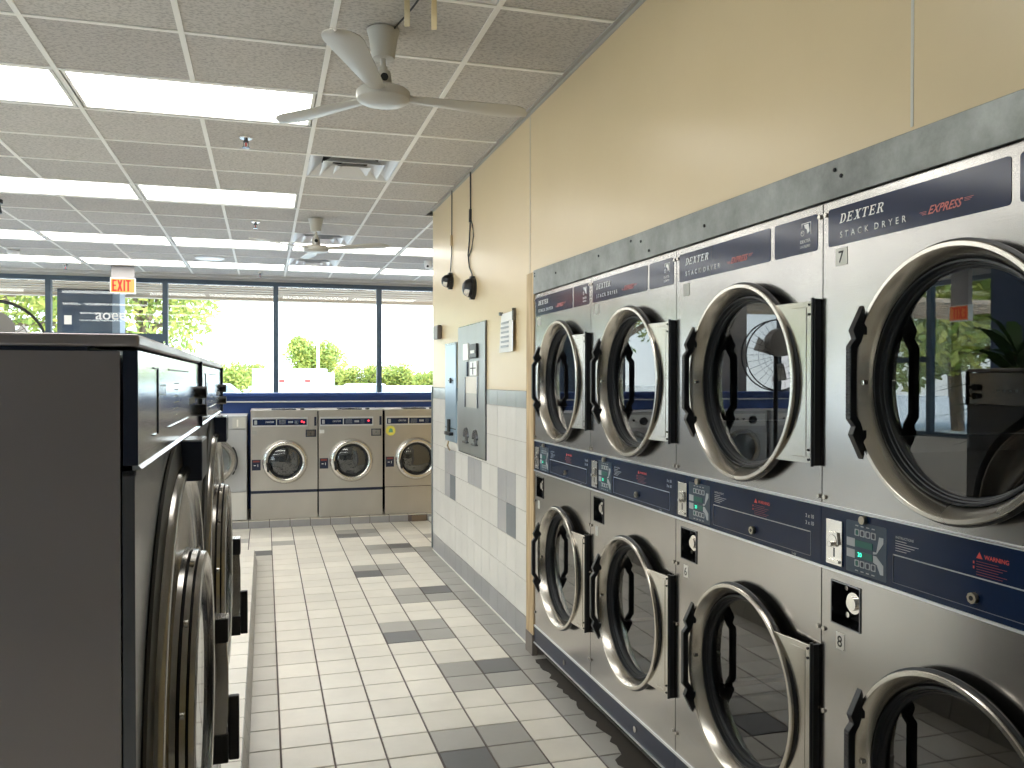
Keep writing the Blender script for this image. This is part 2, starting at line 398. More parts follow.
# ceiling
GX, GY, G = -.944, 4.4404, .6096
lights = []; vents = []
for j, cols in ((-4, (-6, -4, -2, 0)), (0, (-8, -6, -4, -2, 0)), (4, (-8, -6, -4, -2, 0)), (8, (-8, -6, -4, -2, 0, 2, 4)), (11, (-8, -6, -4, -2, 0, 2, 4))):
    for i in cols: lights.append((i, j))
for i, j in ((2, 2), (2, 7), (2, 10), (2, -3)): vents.append((i, j))
omit = set()
for i, j in lights: omit.add((i, j)); omit.add((i + 1, j))
for v in vents: omit.add(v)
YCE = 12.42
def ceiling():
    mb = MB()
    for i in range(-10, 12):
        for j in range(-13, 15):
            if (i, j) in omit: continue
            x0, x1, y0, y1 = GX + i * G, GX + (i + 1) * G, GY + j * G, GY + (j + 1) * G
            xr = XW if y1 < YEND + .3 else XR
            x0, x1, y0, y1 = max(x0, XL), min(x1, xr), max(y0, YB), min(y1, YCE)
            if x1 - x0 < .02 or y1 - y0 < .02: continue
            mb.box(x0 + .008, x1 - .008, y0 + .008, y1 - .008, CEIL + .004, CEIL + .02)
    tag(mb.build('ceiling', M['ctile']), kind='structure')
    mb = MB(); w = .012
    k = -10
    for i in range(-10, 12):
        x = GX + i * G
        if not XL < x < XR: continue
        for j in range(-13, 15):
            if (i - 1, j) in lights: continue
            y0, y1 = max(GY + j * G, YB if x < XW else YEND), min(GY + (j + 1) * G, YCE)
            if y1 - y0 > .01: mb.box(x - w, x + w, y0, y1, CEIL - .001, CEIL + .006)
    for j in range(-13, 15):
        y = GY + j * G
        if YB < y < YCE: mb.box(XL, XW if y < YEND else XR, y - w, y + w, CEIL - .0005, CEIL + .0055)
    tag(mb.build('trim_4', M['tbar']), kind='structure')
    mb = MB(); mb.box(XL - .2, XR + .2, YB - .2, YWIN + 3.6, CEIL + .25, CEIL + .5)  # unseen roof slab, added to keep sunlight from leaking into the room
    tag(mb.build('roof_sun_block', M['offwhite']), kind='structure')
ceiling()
# bulkhead + window wall
mb = MB(); mb.box(XL, XR, YCE, YWIN + .1, CEIL - .03, CEIL + .25); mb.box(XL, XR, YWIN - .03, YWIN + .1, 2.86, CEIL + .25); mb.box(XL, XR, YWIN - .05, YWIN + .12, 0, .62)
tag(mb.build('wall_back', M['offwhite']), kind='structure')
mul = [-5.68, -4.22, -2.765, -1.315, .156, 1.627, 3.09, 4.55]
for k in range(len(mul) - 1):
    x0, x1 = mul[k], mul[k + 1]; mb = MB(); hw = .034
    z0 = .62 if k != 2 else 2.0
    mb.box(x0, x0 + hw, YWIN - .05, YWIN + .05, z0, 2.86); mb.box(x1 - hw, x1, YWIN - .05, YWIN + .05, z0, 2.86)
    mb.box(x0 + hw, x1 - hw, YWIN - .05, YWIN + .05, 2.80, 2.86); mb.box(x0 + hw, x1 - hw, YWIN - .05, YWIN + .05, z0, z0 + (.05 if k != 2 else .10))
    o = tag(mb.build('window_%d' % (k + 1), M['frame']), kind='structure')
    mb = MB(); mb.box(x0 + hw, x1 - hw, YWIN - .003, YWIN + .003, z0 + .05, 2.8)
    mb.build('pane', M['pane'], o)
# glass entrance door under the transom
x0, x1 = mul[2], mul[3]; mb = MB()
mb.box(x0 + .03, x0 + .12, YWIN - .03, YWIN + .03, .02, 2.0); mb.box(x1 - .12, x1 - .03, YWIN - .03, YWIN + .03, .02, 2.0)
mb.box(x0 + .12, x1 - .12, YWIN - .03, YWIN + .03, 1.9, 2.0); mb.box(x0 + .12, x1 - .12, YWIN - .03, YWIN + .03, .02, .25)
o = tag(mb.build('door_1', M['frame']), kind='structure')
mb = MB(); mb.box(x0 + .12, x1 - .12, YWIN - .003, YWIN + .003, .25, 1.9); mb.build('pane', M['pane'], o)
# window lettering seen from inside, a small decal
mb = MB(); text_mb(mb, 'aoee', -2.20, 2.285, .20, YWIN - .004, 0, bold=.012)
tag(mb.build('window_lettering', M['white']), 'pale rounded letters stuck on the glass above the entrance, below the exit sign', 'window lettering')
mb = MB(); mb.box(-2.58, -2.49, YWIN - .006, YWIN - .004, 2.21, 2.33)
tag(mb.build('window_sticker', M['label']), 'small square pale sticker in lower left of glass above the entrance', 'sticker')
# left wall with windows
def wall_left():
    mb = MB(); mb.box(XL - .15, XL, YB, YWIN, 0, .7); mb.box(XL - .15, XL, YB, YWIN, 2.82, CEIL + .25)
    for y in (YB, 2.3, 7.0, 11.9): mb.box(XL - .15, XL, y, y + .45, .7, 2.82)
    tag(mb.build('wall_left', M['offwhite']), kind='structure')
    ys = [YB + .45, .6, 2.3, 2.75, 4.87, 7.0, 7.45, 9.6, 11.9]
    for k, (a, b_) in enumerate(((ys[0], ys[1]), (ys[1], ys[2]), (ys[3], ys[4]), (ys[4], ys[5]), (ys[6], ys[7]), (ys[7], ys[8]))):
        mb = MB()
        for q in ((a, a + .04, .7, 2.82), (b_ - .04, b_, .7, 2.82), (a + .04, b_ - .04, .7, .76), (a + .04, b_ - .04, 2.76, 2.82)):
            mb.box(XL - .1, XL - .02, *q)
        if k == 5: mb.box(XL - .1, XL - .02, a + .03, b_ - .03, 1.72, 1.8)
        o = tag(mb.build('window_%d' % (8 + k), M['frame']), kind='structure')
        mb = MB(); mb.box(XL - .063, XL - .057, a + .04, b_ - .04, .76, 2.76); mb.build('pane', M['pane'], o)
wall_left()
mb = MB(); mb.box(XL - .15, XR, YB - .15, YB, 0, CEIL + .25); tag(mb.build('wall_front', M['taupe']), kind='structure')
mb = MB(); mb.box(XR, XR + .15, YEND, YWIN, 0, CEIL + .25); tag(mb.build('wall_right_far', M['offwhite']), kind='structure')

# ------------------------------------------------------------------ tiled curbs
def curb(name, x0, x1, y0, y1, h, front, label):
    root = empty(name, (0, 0, 0), label=label, cat='tiled curb')
    mb = MB(); mb.box(x0 + .004, x1 - .004, y0 + .004, y1 - .004, 0.001, h - .002); mb.build('core', M['grout'], root)
    mb = MB(); n = int((x1 - x0) / TX) + 1; m_ = int((y1 - y0) / TY) + 1
    for i in range(n):
        a, b_ = x1 - (i + 1) * TX + .003, x1 - i * TX - .003; a = max(a, x0)
        if b_ - a < .01: continue
        for j in range(m_):
            c, d = y0 + j * TY + .003, min(y0 + (j + 1) * TY - .003, y1)
            if d - c < .01: continue
            mb.box(a, b_, c, d, h - .004, h)
    mb.build('top_tiles', M['t_white'], root)
    mb = MB()
    if front == 'y':
        for i in range(n):
            b_ = x1 - i * TX - .003; a = max(b_ - TX + .006, x0)
            if 1.45 < (a + b_) / 2 < 1.62: continue
            if b_ - a > .01: mb.box(a, b_, y0, y0 + .004, 0.001, h - .004)
    else:
        for j in range(m_):
            c = y0 + j * TY + .003; d = min(c + TY - .006, y1)
            if d - c > .01: mb.prism([(x1 - .003, .001), (x1 + .021, .001), (x1, h - .004), (x1 - .003, h - .004)], c, d, 'y')
        for i in range(n):
            b_ = x1 - i * TX - .003; a = max(b_ - TX + .006, x0)
            if b_ - a > .01: mb.box(a, b_, y1 - .004, y1, 0.001, h - .004)
    mb.build('face_tiles', M['w_base'] if front == 'y' else M['t_grey'], root)
    return root
curb('tiled_curb', -4.4, 3.4, 8.70, 9.55, .072, 'y', 'low tiled curb with grey face under the row of washers at the back')
curb('tiled_curb', -2.0, -.081, .3, 7.1, .1, 'x', 'low tiled curb along left side of the aisle under the large washers')
mb = MB(); mb.box(1.46, 1.61, 8.685, 8.7, .002, .06); tag(mb.build('brick_fragment', plain('broken_brown_mortar', (.22, .16, .11), .95)), 'brown broken mortar patch in grey curb face at the far corner', 'mortar patch')
mb = MB(); mb.box(1.635, 1.70, 8.65, 8.69, .002, .045); tag(mb.build('white_block', M['white_gloss'], bevel=.004), 'small white block on the floor by the far wall corner', 'block')

# ------------------------------------------------------------------ blue bulkhead behind the far washers
root = empty('service_bulkhead', (0, 0, 0), label='long blue laminate bulkhead behind the washers under the big windows', cat='bulkhead')
mb = MB(); mb.box(-4.4, 3.4, 9.56, 9.9, 0.001, 1.29); mb.build('panel', M['blue'], root)
mb = MB(); mb.box(-4.4, 3.4, 9.50, 9.95, 1.29, 1.322); mb.build('top_ledge', M['blue'], root, bevel=.004)
mb = MB(); mb.box(-4.4, 3.4, 9.50, 9.556, 1.222, 1.236); mb.build('metal_strip', M['alum'], root)
mb = MB(); mb.box(-3.55, -3.1, 10.2, 10.6, 0, CEIL + .01); tag(mb.build('wall_column', M['taupe']), kind='structure')
mb = MB(); mb.box(-4.3, -3.7, 5.7, 6.3, 0, CEIL + .01); tag(mb.build('wall_column', M['darkcol']), kind='structure')

# ------------------------------------------------------------------ stack dryers
def hexscrew(mb, x, z, r=.006, y=-.002, mi=0): mb.cyl((x, y, z), r, -.003, 0.001, 'y', 10, mi)
XD, YD0 = 1.368, 4.253
def make_dryer():
    root = empty('stack_dryer', (0, 0, 0))
    CU, ZU, ZL, R = .449, 1.4570, .5690, .2865
    mb = MB(); mb.box(.004, .03, .003, .95, .06, 1.905); mb.box(.77, .796, .003, .95, .06, 1.905); mb.box(.03, .77, .9, .95, .06, 1.905); mb.box(.004, .796, .003, .95, 1.9, 1.911)
    mb.box(.03, .77, .02, .9, .985, 1.145); mb.box(.0, .8, .06, .5, .001, .076, 1)
    mb.build('cabinet', [M['drum'], M['dark']], root)
    E = .0025
    mb = MB(); mb.plate_hole(E, .8 - E, 1.149, 1.911, CU, ZU, .2535, 0)
    for a in (E, .8 - E): mb.box(a - .0006, a + .0006, 0, .02, 1.149, 1.911)
    mb.box(E, .8 - E, 0, .02, 1.909, 1.911)
    mb.build('upper_front_panel', M['steel'], root)
    mb = MB(); mb.plate_hole(E, .8 - E, .171, .855, CU, ZL, .2535, 0)
    for (a, b_, c, d) in ((E, .8 - E, .963, .985), (E, .040, .855, .963), (.149, .8 - E, .855, .963)): mb.quad((a, 0, c), (b_, 0, c), (b_, 0, d), (a, 0, d))
    for a in (E, .8 - E): mb.box(a - .0006, a + .0006, 0, .02, .171, .985)
    mb.build('lower_front_panel', M['steel'], root)
    # coin box opening
    mb = MB(); w = .003
    mb.box(.040, .149, .055, .06, .855, .963, 1)
    for q in ((.040, .043, .855, .963), (.146, .149, .855, .963), (.040, .149, .855, .858), (.040, .149, .960, .963)): mb.box(q[0], q[1], -.003, .055, q[2], q[3], 0)
    o = mb.build('coin_box_recess', [M['steel_dk'], M['dark']], root)
    mb = MB(); mb.cyl((.112, .02, .918), .026, -.012, .03, 'y', 28); mb.cyl((.112, .0, .918), .017, .0, .01, 'y', 20); mb.cyl((.07, .03, .945), .006, -.01, .02, 'y', 10); mb.cyl((.075, .03, .88), .007, -.01, .02, 'y', 10)
    mb.build('coin_box_lock', M['chrome'], o)
    # decals
    mb = MB(); mb.prism(rrect(.022, .567, 1.797, 1.891, .008), -.0012, 0.0004)
    dec = mb.build('name_decal', M['navy'], root)
    mb = MB(); serif_word(mb, 'DEXTER', .066, 1.850, .0225, -.0022, w=1.08, shear=.3); mb.build('brand_lettering', M['white'], dec); mb = MB(); text_mb(mb, 'STACK', .068, 1.814, .0215, -.0016, 0, space=1.85, sx=1.0, bold=.006)
    mb.build('white_lettering', M['white'], dec); mb = MB(); text_mb(mb, 'DRYER', .190, 1.814, .0215, -.0016, 0, space=1.85, sx=1.0, bold=.006)
    mb.build('white_lettering', M['white'], dec)
    mb = MB(); text_mb(mb, 'EXPRESS', .356, 1.818, .0245, -.0016, 0, shear=.5, sx=.98, bold=.02)
    for k in range(3): mb.box(.34 - .004 * k, .352, -.0018, -.0012, 1.819 + .003 * k, 1.8198 + .003 * k); mb.box(.455, .478 - .004 * k, -.0018, -.0012, 1.833 - .003 * k, 1.8338 - .003 * k)
    mb.build('red_lettering', M['salmon'], dec)
    mb = MB(); mb.prism(rrect(.587, .778, 1.797, 1.891, .008), -.0012, 0.0004)
    dec = mb.build('logo_decal', M['navy'], root)
    mb = MB(); x0, x1, z0, z1 = .712, .752, 1.838, 1.876
    for q in ((x0, x1, z1 - .002, z1), (x1 - .002, x1, z0 + .006, z1), (x0, x0 + .002, z1 - .012, z1), (x0, x0 + .002, z0 + .012, z0 + .016)): mb.box(q[0], q[1], -.002, -.0012, q[2], q[3])
    mb.add([(.722, -.002, 1.872), (.742, -.002, 1.872), (.746, -.002, 1.852), (.738, -.002, 1.846), (.734, -.002, 1.858), (.726, -.002, 1.862)], [(0, 1, 2, 3, 4, 5)])
    mb.lathe([(.006, -.002), (.0075, -.002)], (.716, 0, 1.850), 'y', 14)
    text_mb(mb, 'DEXTER', .706, 1.824, .012, -.0016, bold=.01); text_mb(mb, 'LAUNDRY', .706, 1.811, .0105, -.0016, sx=.9)
    mb.build('white_logo', M['white'], dec)
    # screws
    for x in (.012, .788):
        for z in (1.88, 1.165, .83, .24, .62): mb = MB(); hexscrew(mb, x, z); mb.build('panel_screw', M['rim'], root)
    # control band
    mb = MB(); mb.box(.0008, .7992, -.002, .02, .991, 1.142)
    band = mb.build('control_panel', M['navy_band'], root)
    mb = MB(); mb.box(.0008, .7992, -.005, .01, 1.142, 1.1445); mb.box(.0008, .7992, -.005, .01, 1.1465, 1.149); mb.box(.0008, .7992, -.005, .01, .985, .991)
    mb.build('edge_trim', M['trimline'], band)
    mb = MB(); mb.box(.025, .086, -.006, -.002, 1.002, 1.114); mb.cyl((.0565, -.006, 1.062), .016, -.006, 0, 'y', 20, 0, .012)
    mb.prism([(.04, 1.085), (.073, 1.085), (.078, 1.055), (.035, 1.055)], -.011, -.005); mb.box(.036, .078, -.010, -.005, 1.008, 1.016)
    mb.box(.054, .059, -.0068, -.005, 1.022, 1.045, 1); mb.cyl((.056, -.012, 1.055), .007, -.008, .006, 'y', 12)
    mb.build('coin_slot_plate', [M['chrome'], M['dark']], band, bevel=.0008)
    mb = MB(); mb.prism(rrect(.098, .238, .998, 1.123, .004), -.0028, -.002); mb.build('display_membrane', plain('blue_membrane', (.01, .035, .07), .3), band)
    mb = MB()
    for zt in (1.081, 1.054):        # printed arrows around the two displays
        mb.box(.101, .130, -.0034, -.0028, zt - .026 + .006, zt)
    mb.prism([(.194, 1.081 - .020), (.205, 1.081 - .020), (.214, 1.098), (.228, 1.098), (.228, 1.085), (.205, 1.063 - .006), (.194, 1.055)], -.0034, -.0028)
    mb.prism([(.194, 1.052), (.205, 1.052), (.228, 1.034), (.228, 1.012), (.218, 1.012), (.207, 1.032), (.194, 1.036)], -.0034, -.0028)
    for k in range(4):
        x = .130 + k * .019
        for z in (1.089, 1.015):
            mb.prism(rrect(x, x + .016, z, z + .016, .002, 2), -.004, -.0028, mi=0)
            mb.prism(rrect(x + .004, x + .013, z + .002, z + .014, .003, 2), -.0045, -.0039, mi=1 if k else 2)
        mb.box(x + .002, x + .012, -.0034, -.0028, 1.112, 1.1145); mb.box(x + .002, x + .012, -.0034, -.0028, 1.004, 1.0065)
    mb.build('keypad', [M['pale'], M['navy_dk'], M['green_lcd']], band)
    mb = MB(); mb.box(.132, .192, -.0040, -.0028, 1.063, 1.079); mb.box(.132, .192, -.0040, -.0028, 1.037, 1.053)
    dsp = mb.build('display', M['green_lcd'], band)
    mb = MB(); text_mb(mb, '20', .141, 1.040, .015, -.0036, bold=.02); mb.build('lit_digits', M['led'], dsp)
    bs_ = plain('brass_steel', (.42, .38, .30), .35, .9)
    mb = MB(); mb.cyl((.163, -.002, 1.130), .010, -.010, 0, 'y', 18); mb.build('panel_lock', bs_, band)
    mb = MB(); mb.cyl((.489, -.003, 1.026), .0115, -.009, 0, 'y', 8); mb.cyl((.489, -.012, 1.026), .005, -.001, 0, 'y', 12, 1)
    mb.build('drawer_lock', [bs_, M['dark']], band)
    mb = MB()
    for q in ((.259, .757, 1.0665, 1.069, 0), (.757, .7585, 1.006, 1.069, 1), (.259, .757, 1.004, 1.0052, 1), (.2585, .2598, 1.004, 1.067, 1)): mb.box(q[0], q[1], -.0034, -.002, q[2], q[3], q[4])
    mb.build('drawer_outline', [M['pale'], plain('dull_steel_line', (.16, .18, .22), .4)], band)
    mb = MB(); text_mb(mb, 'INSTRUCTIONS', .266, 1.106, .008, -.002)
    for k in range(5): mb.box(.266, .300 + .012 * ((k * 7) % 4), -.0026, -.002, 1.100 - k * .0055, 1.1012 - k * .0055)
    mb.build('instruction_print', M['pale'], band)
    mb = MB(); text_mb(mb, 'WARNING', .512, 1.108, .012, -.002, bold=.02); mb.add([(.492, -.0026, 1.107), (.508, -.0026, 1.107), (.5, -.0026, 1.120)], [(0, 1, 2)])
    mb.box(.484, .487, -.0026, -.002, 1.095, 1.1); mb.box(.484, .487, -.0026, -.002, 1.085, 1.09)
    mb.build('warning_print', M['red'], band)
    mb = MB()
    for k in range(6): mb.box(.492, .545 + .01 * ((k * 5) % 3), -.0026, -.002, 1.100 - k * .0052, 1.1010 - k * .0052)
    mb.build('warning_small_print', plain('dim_red_print', (.20, .02, .03), .5), band)
    mb = MB(); text_mb(mb, '3 x 10', .735, 1.103, .014, -.002, bold=.02); mb.build('price_print', M['pale'], band); mb = MB(); text_mb(mb, '3 x 10', .735, 1.085, .014, -.002, bold=.02); mb.build('price_print', M['pale'], band); mb = MB()
    text_mb(mb, 'T-400', .675, .9935, .008, -.002); mb.build('model_print', M['pale'], band)
    # doors
    for z, nm in ((ZU, 'upper_door'), (ZL, 'lower_door')):
        mb = MB()
        mb.lathe([(.2537, .004), (.262, -.001), (.264, -.020), (.291, -.023), (.292, -.029), (R - .001, -.031), (R, -.034), (R, -.041), (R - .002, -.043), (R - .0105, -.0435), (R - .0125, -.042), (.252, -.002), (.252, .004)],
                 (CU, 0, z), 'y', 128, mis=[1, 1, 1, 1, 1, 0, 0, 0, 0, 0, 0, 0])
        d = mb.build(nm, [M['rim'], M['black']], root)
        mb = MB(); mb.lathe([(.2525, -.002), (.2515, -.007), (.247, -.008), (.245, .003), (.242, .004), (.240, .010), (.237, .011), (.232, .020)], (CU, 0, z), 'y', 96); mb.build('gasket', M['rubber'], d)
        mb = MB(); mb.lathe([(1e-5, .016), (.236, .016)], (CU, 0, z), 'y', 96); mb.build('glass', M['doorglass'], d)
        mb = MB()
        hx0, hx1 = .192, .210
        out = [(-.044, .178), (-.074, .120), (-.066, .101), (-.080, .084), (-.080, -.084), (-.066, -.101), (-.074, -.120), (-.044, -.178), (-.040, -.165), (-.042, -.118), (-.050, -.094), (-.062, -.076), (-.062, .076), (-.050, .094), (-.042, .118), (-.040, .165)]
        mb.prism([(p, z + q) for p, q in out], hx0, hx1, 'x')
        for k in range(20): mb.box(hx0 + .001, hx1 - .001, -.0815, -.079, z - .076 + k * .008, z - .072 + k * .008)
        mb.box(hx0 + .002, hx1, -.044, -.035, z + .11, z + .15); mb.box(hx0 + .002, hx1, -.044, -.035, z - .15, z - .11)
        mb.build('handle', M['black'], d, bevel=.0015, seg=1)
        mb = MB(); mb.cyl((CU - .262, -.018, z), .006, -.012, .0, 'y', 12); mb.build('latch_screw', M['chrome'], d)
        # hinge plate that flares from ring to the hinge
        mb = MB(); hz = .209; pts = []
        for k in range(17):
            a = math.asin(hz / (R - .006)); t = a - 2 * a * k / 16
            pts.append((CU + (R - .006) * math.cos(t), z + (R - .006) * math.sin(t)))
        pts += [(.781, z - hz), (.781, z + hz)]
        mb.prism(pts, 0, .006)
        i0 = .014
        for q in ((.712, .764, hz - i0 - .002, hz - i0), (.712, .764, -hz + i0, -hz + i0 + .002), (.763, .765, -hz + i0, hz - i0)): mb.box(q[0], q[1], -.0015, 0, z + q[2], z + q[3])
        mb.v = [(a, b_ - .041 + .020 * max(0, min(1, (a - .60) / .18)), c) for a, b_, c in mb.v]
        mb.build('hinge_plate', M['rim'], d, bevel=.0012, seg=1)
        mb = MB(); mb.box(.7845, .792, -.017, .0, z - .214, z + .214); mb.cyl((.7835, -.0175, z), .0045, -.217, .217, 'z', 12)
        mb.build('hinge', M['black'], d)
        for dz in (-.200, -.175, .175, .200): mb = MB(); mb.cyl((.774, -.021, z + dz), .0035, -.003, .002, 'y', 8); mb.build('hinge_screw', M['dark'], d)
        # drum
        mb = MB(); mb.lathe([(.255, .02), (.255, .05), (.36, .06), (.36, .80), (1e-5, .80)], (.4, 0, z), 'y', 48); 
        for k in range(3):
            a = PI / 2 + k * 2 * PI / 3; mb.box(.4 + .3 * math.cos(a) - .02, .4 + .3 * math.cos(a) + .02, .1, .78, z + .3 * math.sin(a) - .02, z + .3 * math.sin(a) + .02)
        mb.build('drum' if z == ZU else 'drum', M['drum'], root)
    # kick panel
    mb = MB(); mb.box(.001, .799, -.001, .02, .080, .162)
    k = mb.build('kick_panel', M['navy_dk'], root)
    mb = MB(); mb.box(.001, .799, -.006, .01, .074, .080); mb.box(.001, .799, -.004, .01, .162, .171); mb.build('edge_trim', M['trimline'], k)
    mb = MB(); mb.cyl((.48, -.001, .122), .012, -.008, 0, 'y', 16); mb.build('kick_lock', M['chrome'], k)
    return root
DR = make_dryer()
dl = ['stack dryer farthest from the camera, next to the raw wooden stud', 'second stack dryer from the wooden stud, door glass mirroring trees',
      'third stack dryer from the wooden stud, number 6 by its lower door', 'nearest and largest looking stack dryer, numbered 7 and 8 at right edge']
drs = [DR] + [copy_tree(DR) for _ in range(3)]
def number(parent, txt, x0, x1, z0, z1, paper='label', name='number_label'):
    mb = MB(); mb.box(x0, x1, -.0012, .0, z0, z1); o = mb.build(name, M[paper], parent)
    if txt:
        mb = MB(); s = (z1 - z0) * .95; text_mb(mb, txt, (x0 + x1) / 2 - s * .27, z0 + (z1 - z0) * .17, s, -.0012, bold=.01); mb.build('digit', M['ink'], o)
for k, d in enumerate(drs):
    d.location = (XD, YD0 - .8 * k, 0); d.rotation_euler = (0, 0, -PI / 2)
    tag(d, dl[k], 'dryer', 'stack dryers set into the right wall')
    number(d, ['', '', '', '7'][k], .05, .094, 1.746, 1.789, 'label' if k == 3 else 'sticker')
    number(d, ['', '', '6', '8'][k], .060, .090, .795, .836, 'label' if k > 1 else 'sticker')
# seam strips, board, stud
mb = MB(); mb.prism([(4.262, 1.915), (4.262, 2.041), (3.0, 2.021), (1.0, 2.006), (.2, 2.000), (.2, 1.915)], XD - .006, XW - .001, 'x')
o = tag(mb.build('header_board', M['galv'], bevel=.002), 'long mottled grey sheet metal board screwed above the dryer row', 'metal board')
mb = MB()
for y, z in ((4.235, 2.022), (4.235, 2.008), (3.02, 2.0), (2.93, 1.985), (2.45, 1.96), (3.35, 1.99), (1.80, 1.985), (1.775, 1.965), (3.9, 1.985), (2.86, 1.94)): mb.cyl((XD - .006, y, z), .005, -.003, 0, 'x', 10)
mb.build('screws', M['dark'], o)
mb = MB(); mb.box(XD - .006, XD + .03, 4.257, 4.385, .11, 2.035); o = tag(mb.build('wooden_stud', M['wood'], bevel=.003), 'raw pine stud standing between the tiled wall and the dryers', 'wooden stud')
mb = MB(); mb.box(XD - .010, XD + .02, 4.262, 4.38, .001, .11); mb.build('worn_foot', plain('grimy_grey_wood', (.22, .19, .17), .8), o)
mb = MB(); mb.box(XW - .008, XW, 4.385, 4.402, .15, 2.03); tag(mb.build('trim_5', plain('brown_wood_edge', (.22, .13, .07), .7)), kind='structure')
# grime under the dryers
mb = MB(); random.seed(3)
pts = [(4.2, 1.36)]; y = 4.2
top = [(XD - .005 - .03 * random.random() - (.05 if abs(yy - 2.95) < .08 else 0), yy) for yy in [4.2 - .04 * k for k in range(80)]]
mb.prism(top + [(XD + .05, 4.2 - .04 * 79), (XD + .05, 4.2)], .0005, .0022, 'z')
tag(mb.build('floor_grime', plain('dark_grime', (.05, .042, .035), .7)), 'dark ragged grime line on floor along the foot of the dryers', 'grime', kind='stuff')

# ------------------------------------------------------------------ far washers (0.65 m)
def make_washer(band=True, style=0):
    root = empty('front_load_washer', (0, 0, 0)); W, H = .648, 1.088
    cu, cz = .33, .575
    mb = MB(); mb.box(.003, W - .003, .02, .72, .01, H - .008, 0); mb.box(0, W, .0, .74, H - .012, H, 1)
    mb.build('cabinet', [M['steel_dk'], M['steel_far']], root)
    mb = MB(); mb.plate_hole(.003, W - .003, .29, H - .012, cu, cz, .2, 0); mb.box(.003, W - .003, .001, .02, H - .03, H - .012)
    for a in (.003, W - .003): mb.box(a - .001, a + .001, 0, .03, .29, H - .012)
    mb.build('front_panel', M['steel_far'], root)
    mb = MB(); mb.box(.003, W - .003, -.002, .02, .004, .262 if band else .283); mb.build('lower_panel', M['steel_far'], root, bevel=.002)
    mb = MB(); mb.box(.003, W - .003, .004, .02, .262, .29); mb.build('panel_gap', M['navy_dk'] if band else M['steel_dk'], root)
    mb = MB(); mb.box(.016, .55, -.008, 0, .925, 1.018); cp = mb.build('control_frame', M['trimline'], root, bevel=.002)
    mb = MB(); mb.box(.022, .243, -.0095, -.0075, .94, 1.0); mb.box(.252, .54, -.0095, -.0075, .94, 1.0); mb.build('control_decal', M['navy'], cp)
    mb = MB(); text_mb(mb, 'DEXTER', .14, .965, .022, -.0095, shear=.3, bold=.02)
    mb.prism(rrect(.035, .062, .948, .99, .004, 2), -.0102, -.0094)
    mb.build('name_print', M['pale'], cp); mb = MB()
    for k in range(4): mb.box(.27 + .001 * k, .335, -.0102, -.0094, .952 + .011 * k, .9545 + .011 * k); mb.box(.36 + .012 * k, .369 + .012 * k, -.0102, -.0094, .96, .98); mb.box(.42, .46, -.0102, -.0094, .952 + .011 * k, .9535 + .011 * k)
    mb.build('control_print', M['pale'], cp)
    mb = MB(); mb.box(.614, .636, -.005, 0, .93, 1.02); mb.build('coin_acceptor', M['navy_dk'], root)
    mb = MB(); mb.box(.53, .632, -.004, 0, .818, .892); pl = mb.build('info_plate', M['navy_dk'], root)
    mb = MB(); mb.box(.54, .622, -.006, -.003, .827, .883); mb.box(.577, .583, -.0065, -.0055, .85, .86, 1); mb.build('info_plate_face', [M['steel'], M['dark']], pl)
    mb = MB(); mb.box(.012, .095, -.008, 0, .495, .60); co = mb.build('coin_drop', M['navy_dk'], root)
    mb = MB(); mb.box(.03, .05, -.0095, -.008, .54, .547); mb.box(.066, .071, -.0095, -.008, .53, .555); mb.build('coin_slot_marks', M['white'], co)
    mb = MB(); mb.box(.022, .085, -.0093, -.008, .575, .592); mb.build('coin_red_print', plain('dull_red_print', (.25, .05, .04), .5), co)
    # door
    mb = MB(); mb.lathe([(.222, 0), (.222, -.012), (.216, -.032), (.204, -.048), (.190, -.055), (.178, -.054), (.168, -.046), (.160, -.03), (.155, -.02)], (cu, 0, cz), 'y', 72)
    d = mb.build('door', M['chrome'], root)
    mb = MB(); mb.lathe([(.160, -.032), (.157, -.038), (.150, -.036), (.146, -.02)], (cu, 0, cz), 'y', 56); mb.build('gasket', M['rubber'], d)
    mb = MB(); mb.lathe([(1e-5, -.050), (.06, -.047), (.11, -.038), (.15, -.022)], (cu, 0, cz), 'y', 56); mb.build('glass', M['washglass'], d)
    mb = MB(); mb.prism([(cu - .172, cz + .0), (cu - .155, cz - .01), (cu - .150, cz - .085), (cu - .162, cz - .10), (cu - .176, cz - .085)], -.075, -.04); mb.build('handle', M['black'], d, bevel=.004)
    mb = MB(); mb.lathe([(.2, .0), (.2, .06), (.27, .08), (.27, .5), (1e-5, .5)], (cu, 0, cz), 'y', 48)
    mb.build('drum', M['drum'], root)
    mb = MB(); mb.box(.2, .44, .04, .2, H, H + .012); mb.box(.30, .33, .02, .04, H, H + .018); mb.box(.48, .52, .06, .09, H, H + .016); mb.build('soap_lid', M['steel_dk'], root, bevel=.003)
    return root
FW = make_washer(True)
W2 = copy_tree(FW); W3 = make_washer(False)
FW.location = (-.135, 8.75, .073); W2.location = (.520, 8.75, .073); W3.location = (1.188, 8.75, .073)
grp = 'front load washers along the blue bulkhead'
tag(FW, 'steel front load washer at back with two red display dots, left of the row', 'washer', grp)
tag(W2, 'middle of the three steel washers at back, single red display dot', 'washer', grp)
tag(W3, 'steel washer at back beside tiled wall with round yellow sticker', 'washer', grp)
for w, xs in ((FW, (.492, .512)), (W2, (.502,))):
    mb = MB()
    for k, x in enumerate(xs): mb.cyl((x, -.0095, .975 - .008 * k), .0095, -.002, 0, 'y', 12)
    mb.build('display_light', M['redled'], w)
mb = MB(); mb.cyl((.062, 0, .868), .05, -.002, 0, 'y', 32); st = mb.build('round_sticker', M['yellow'], W3)
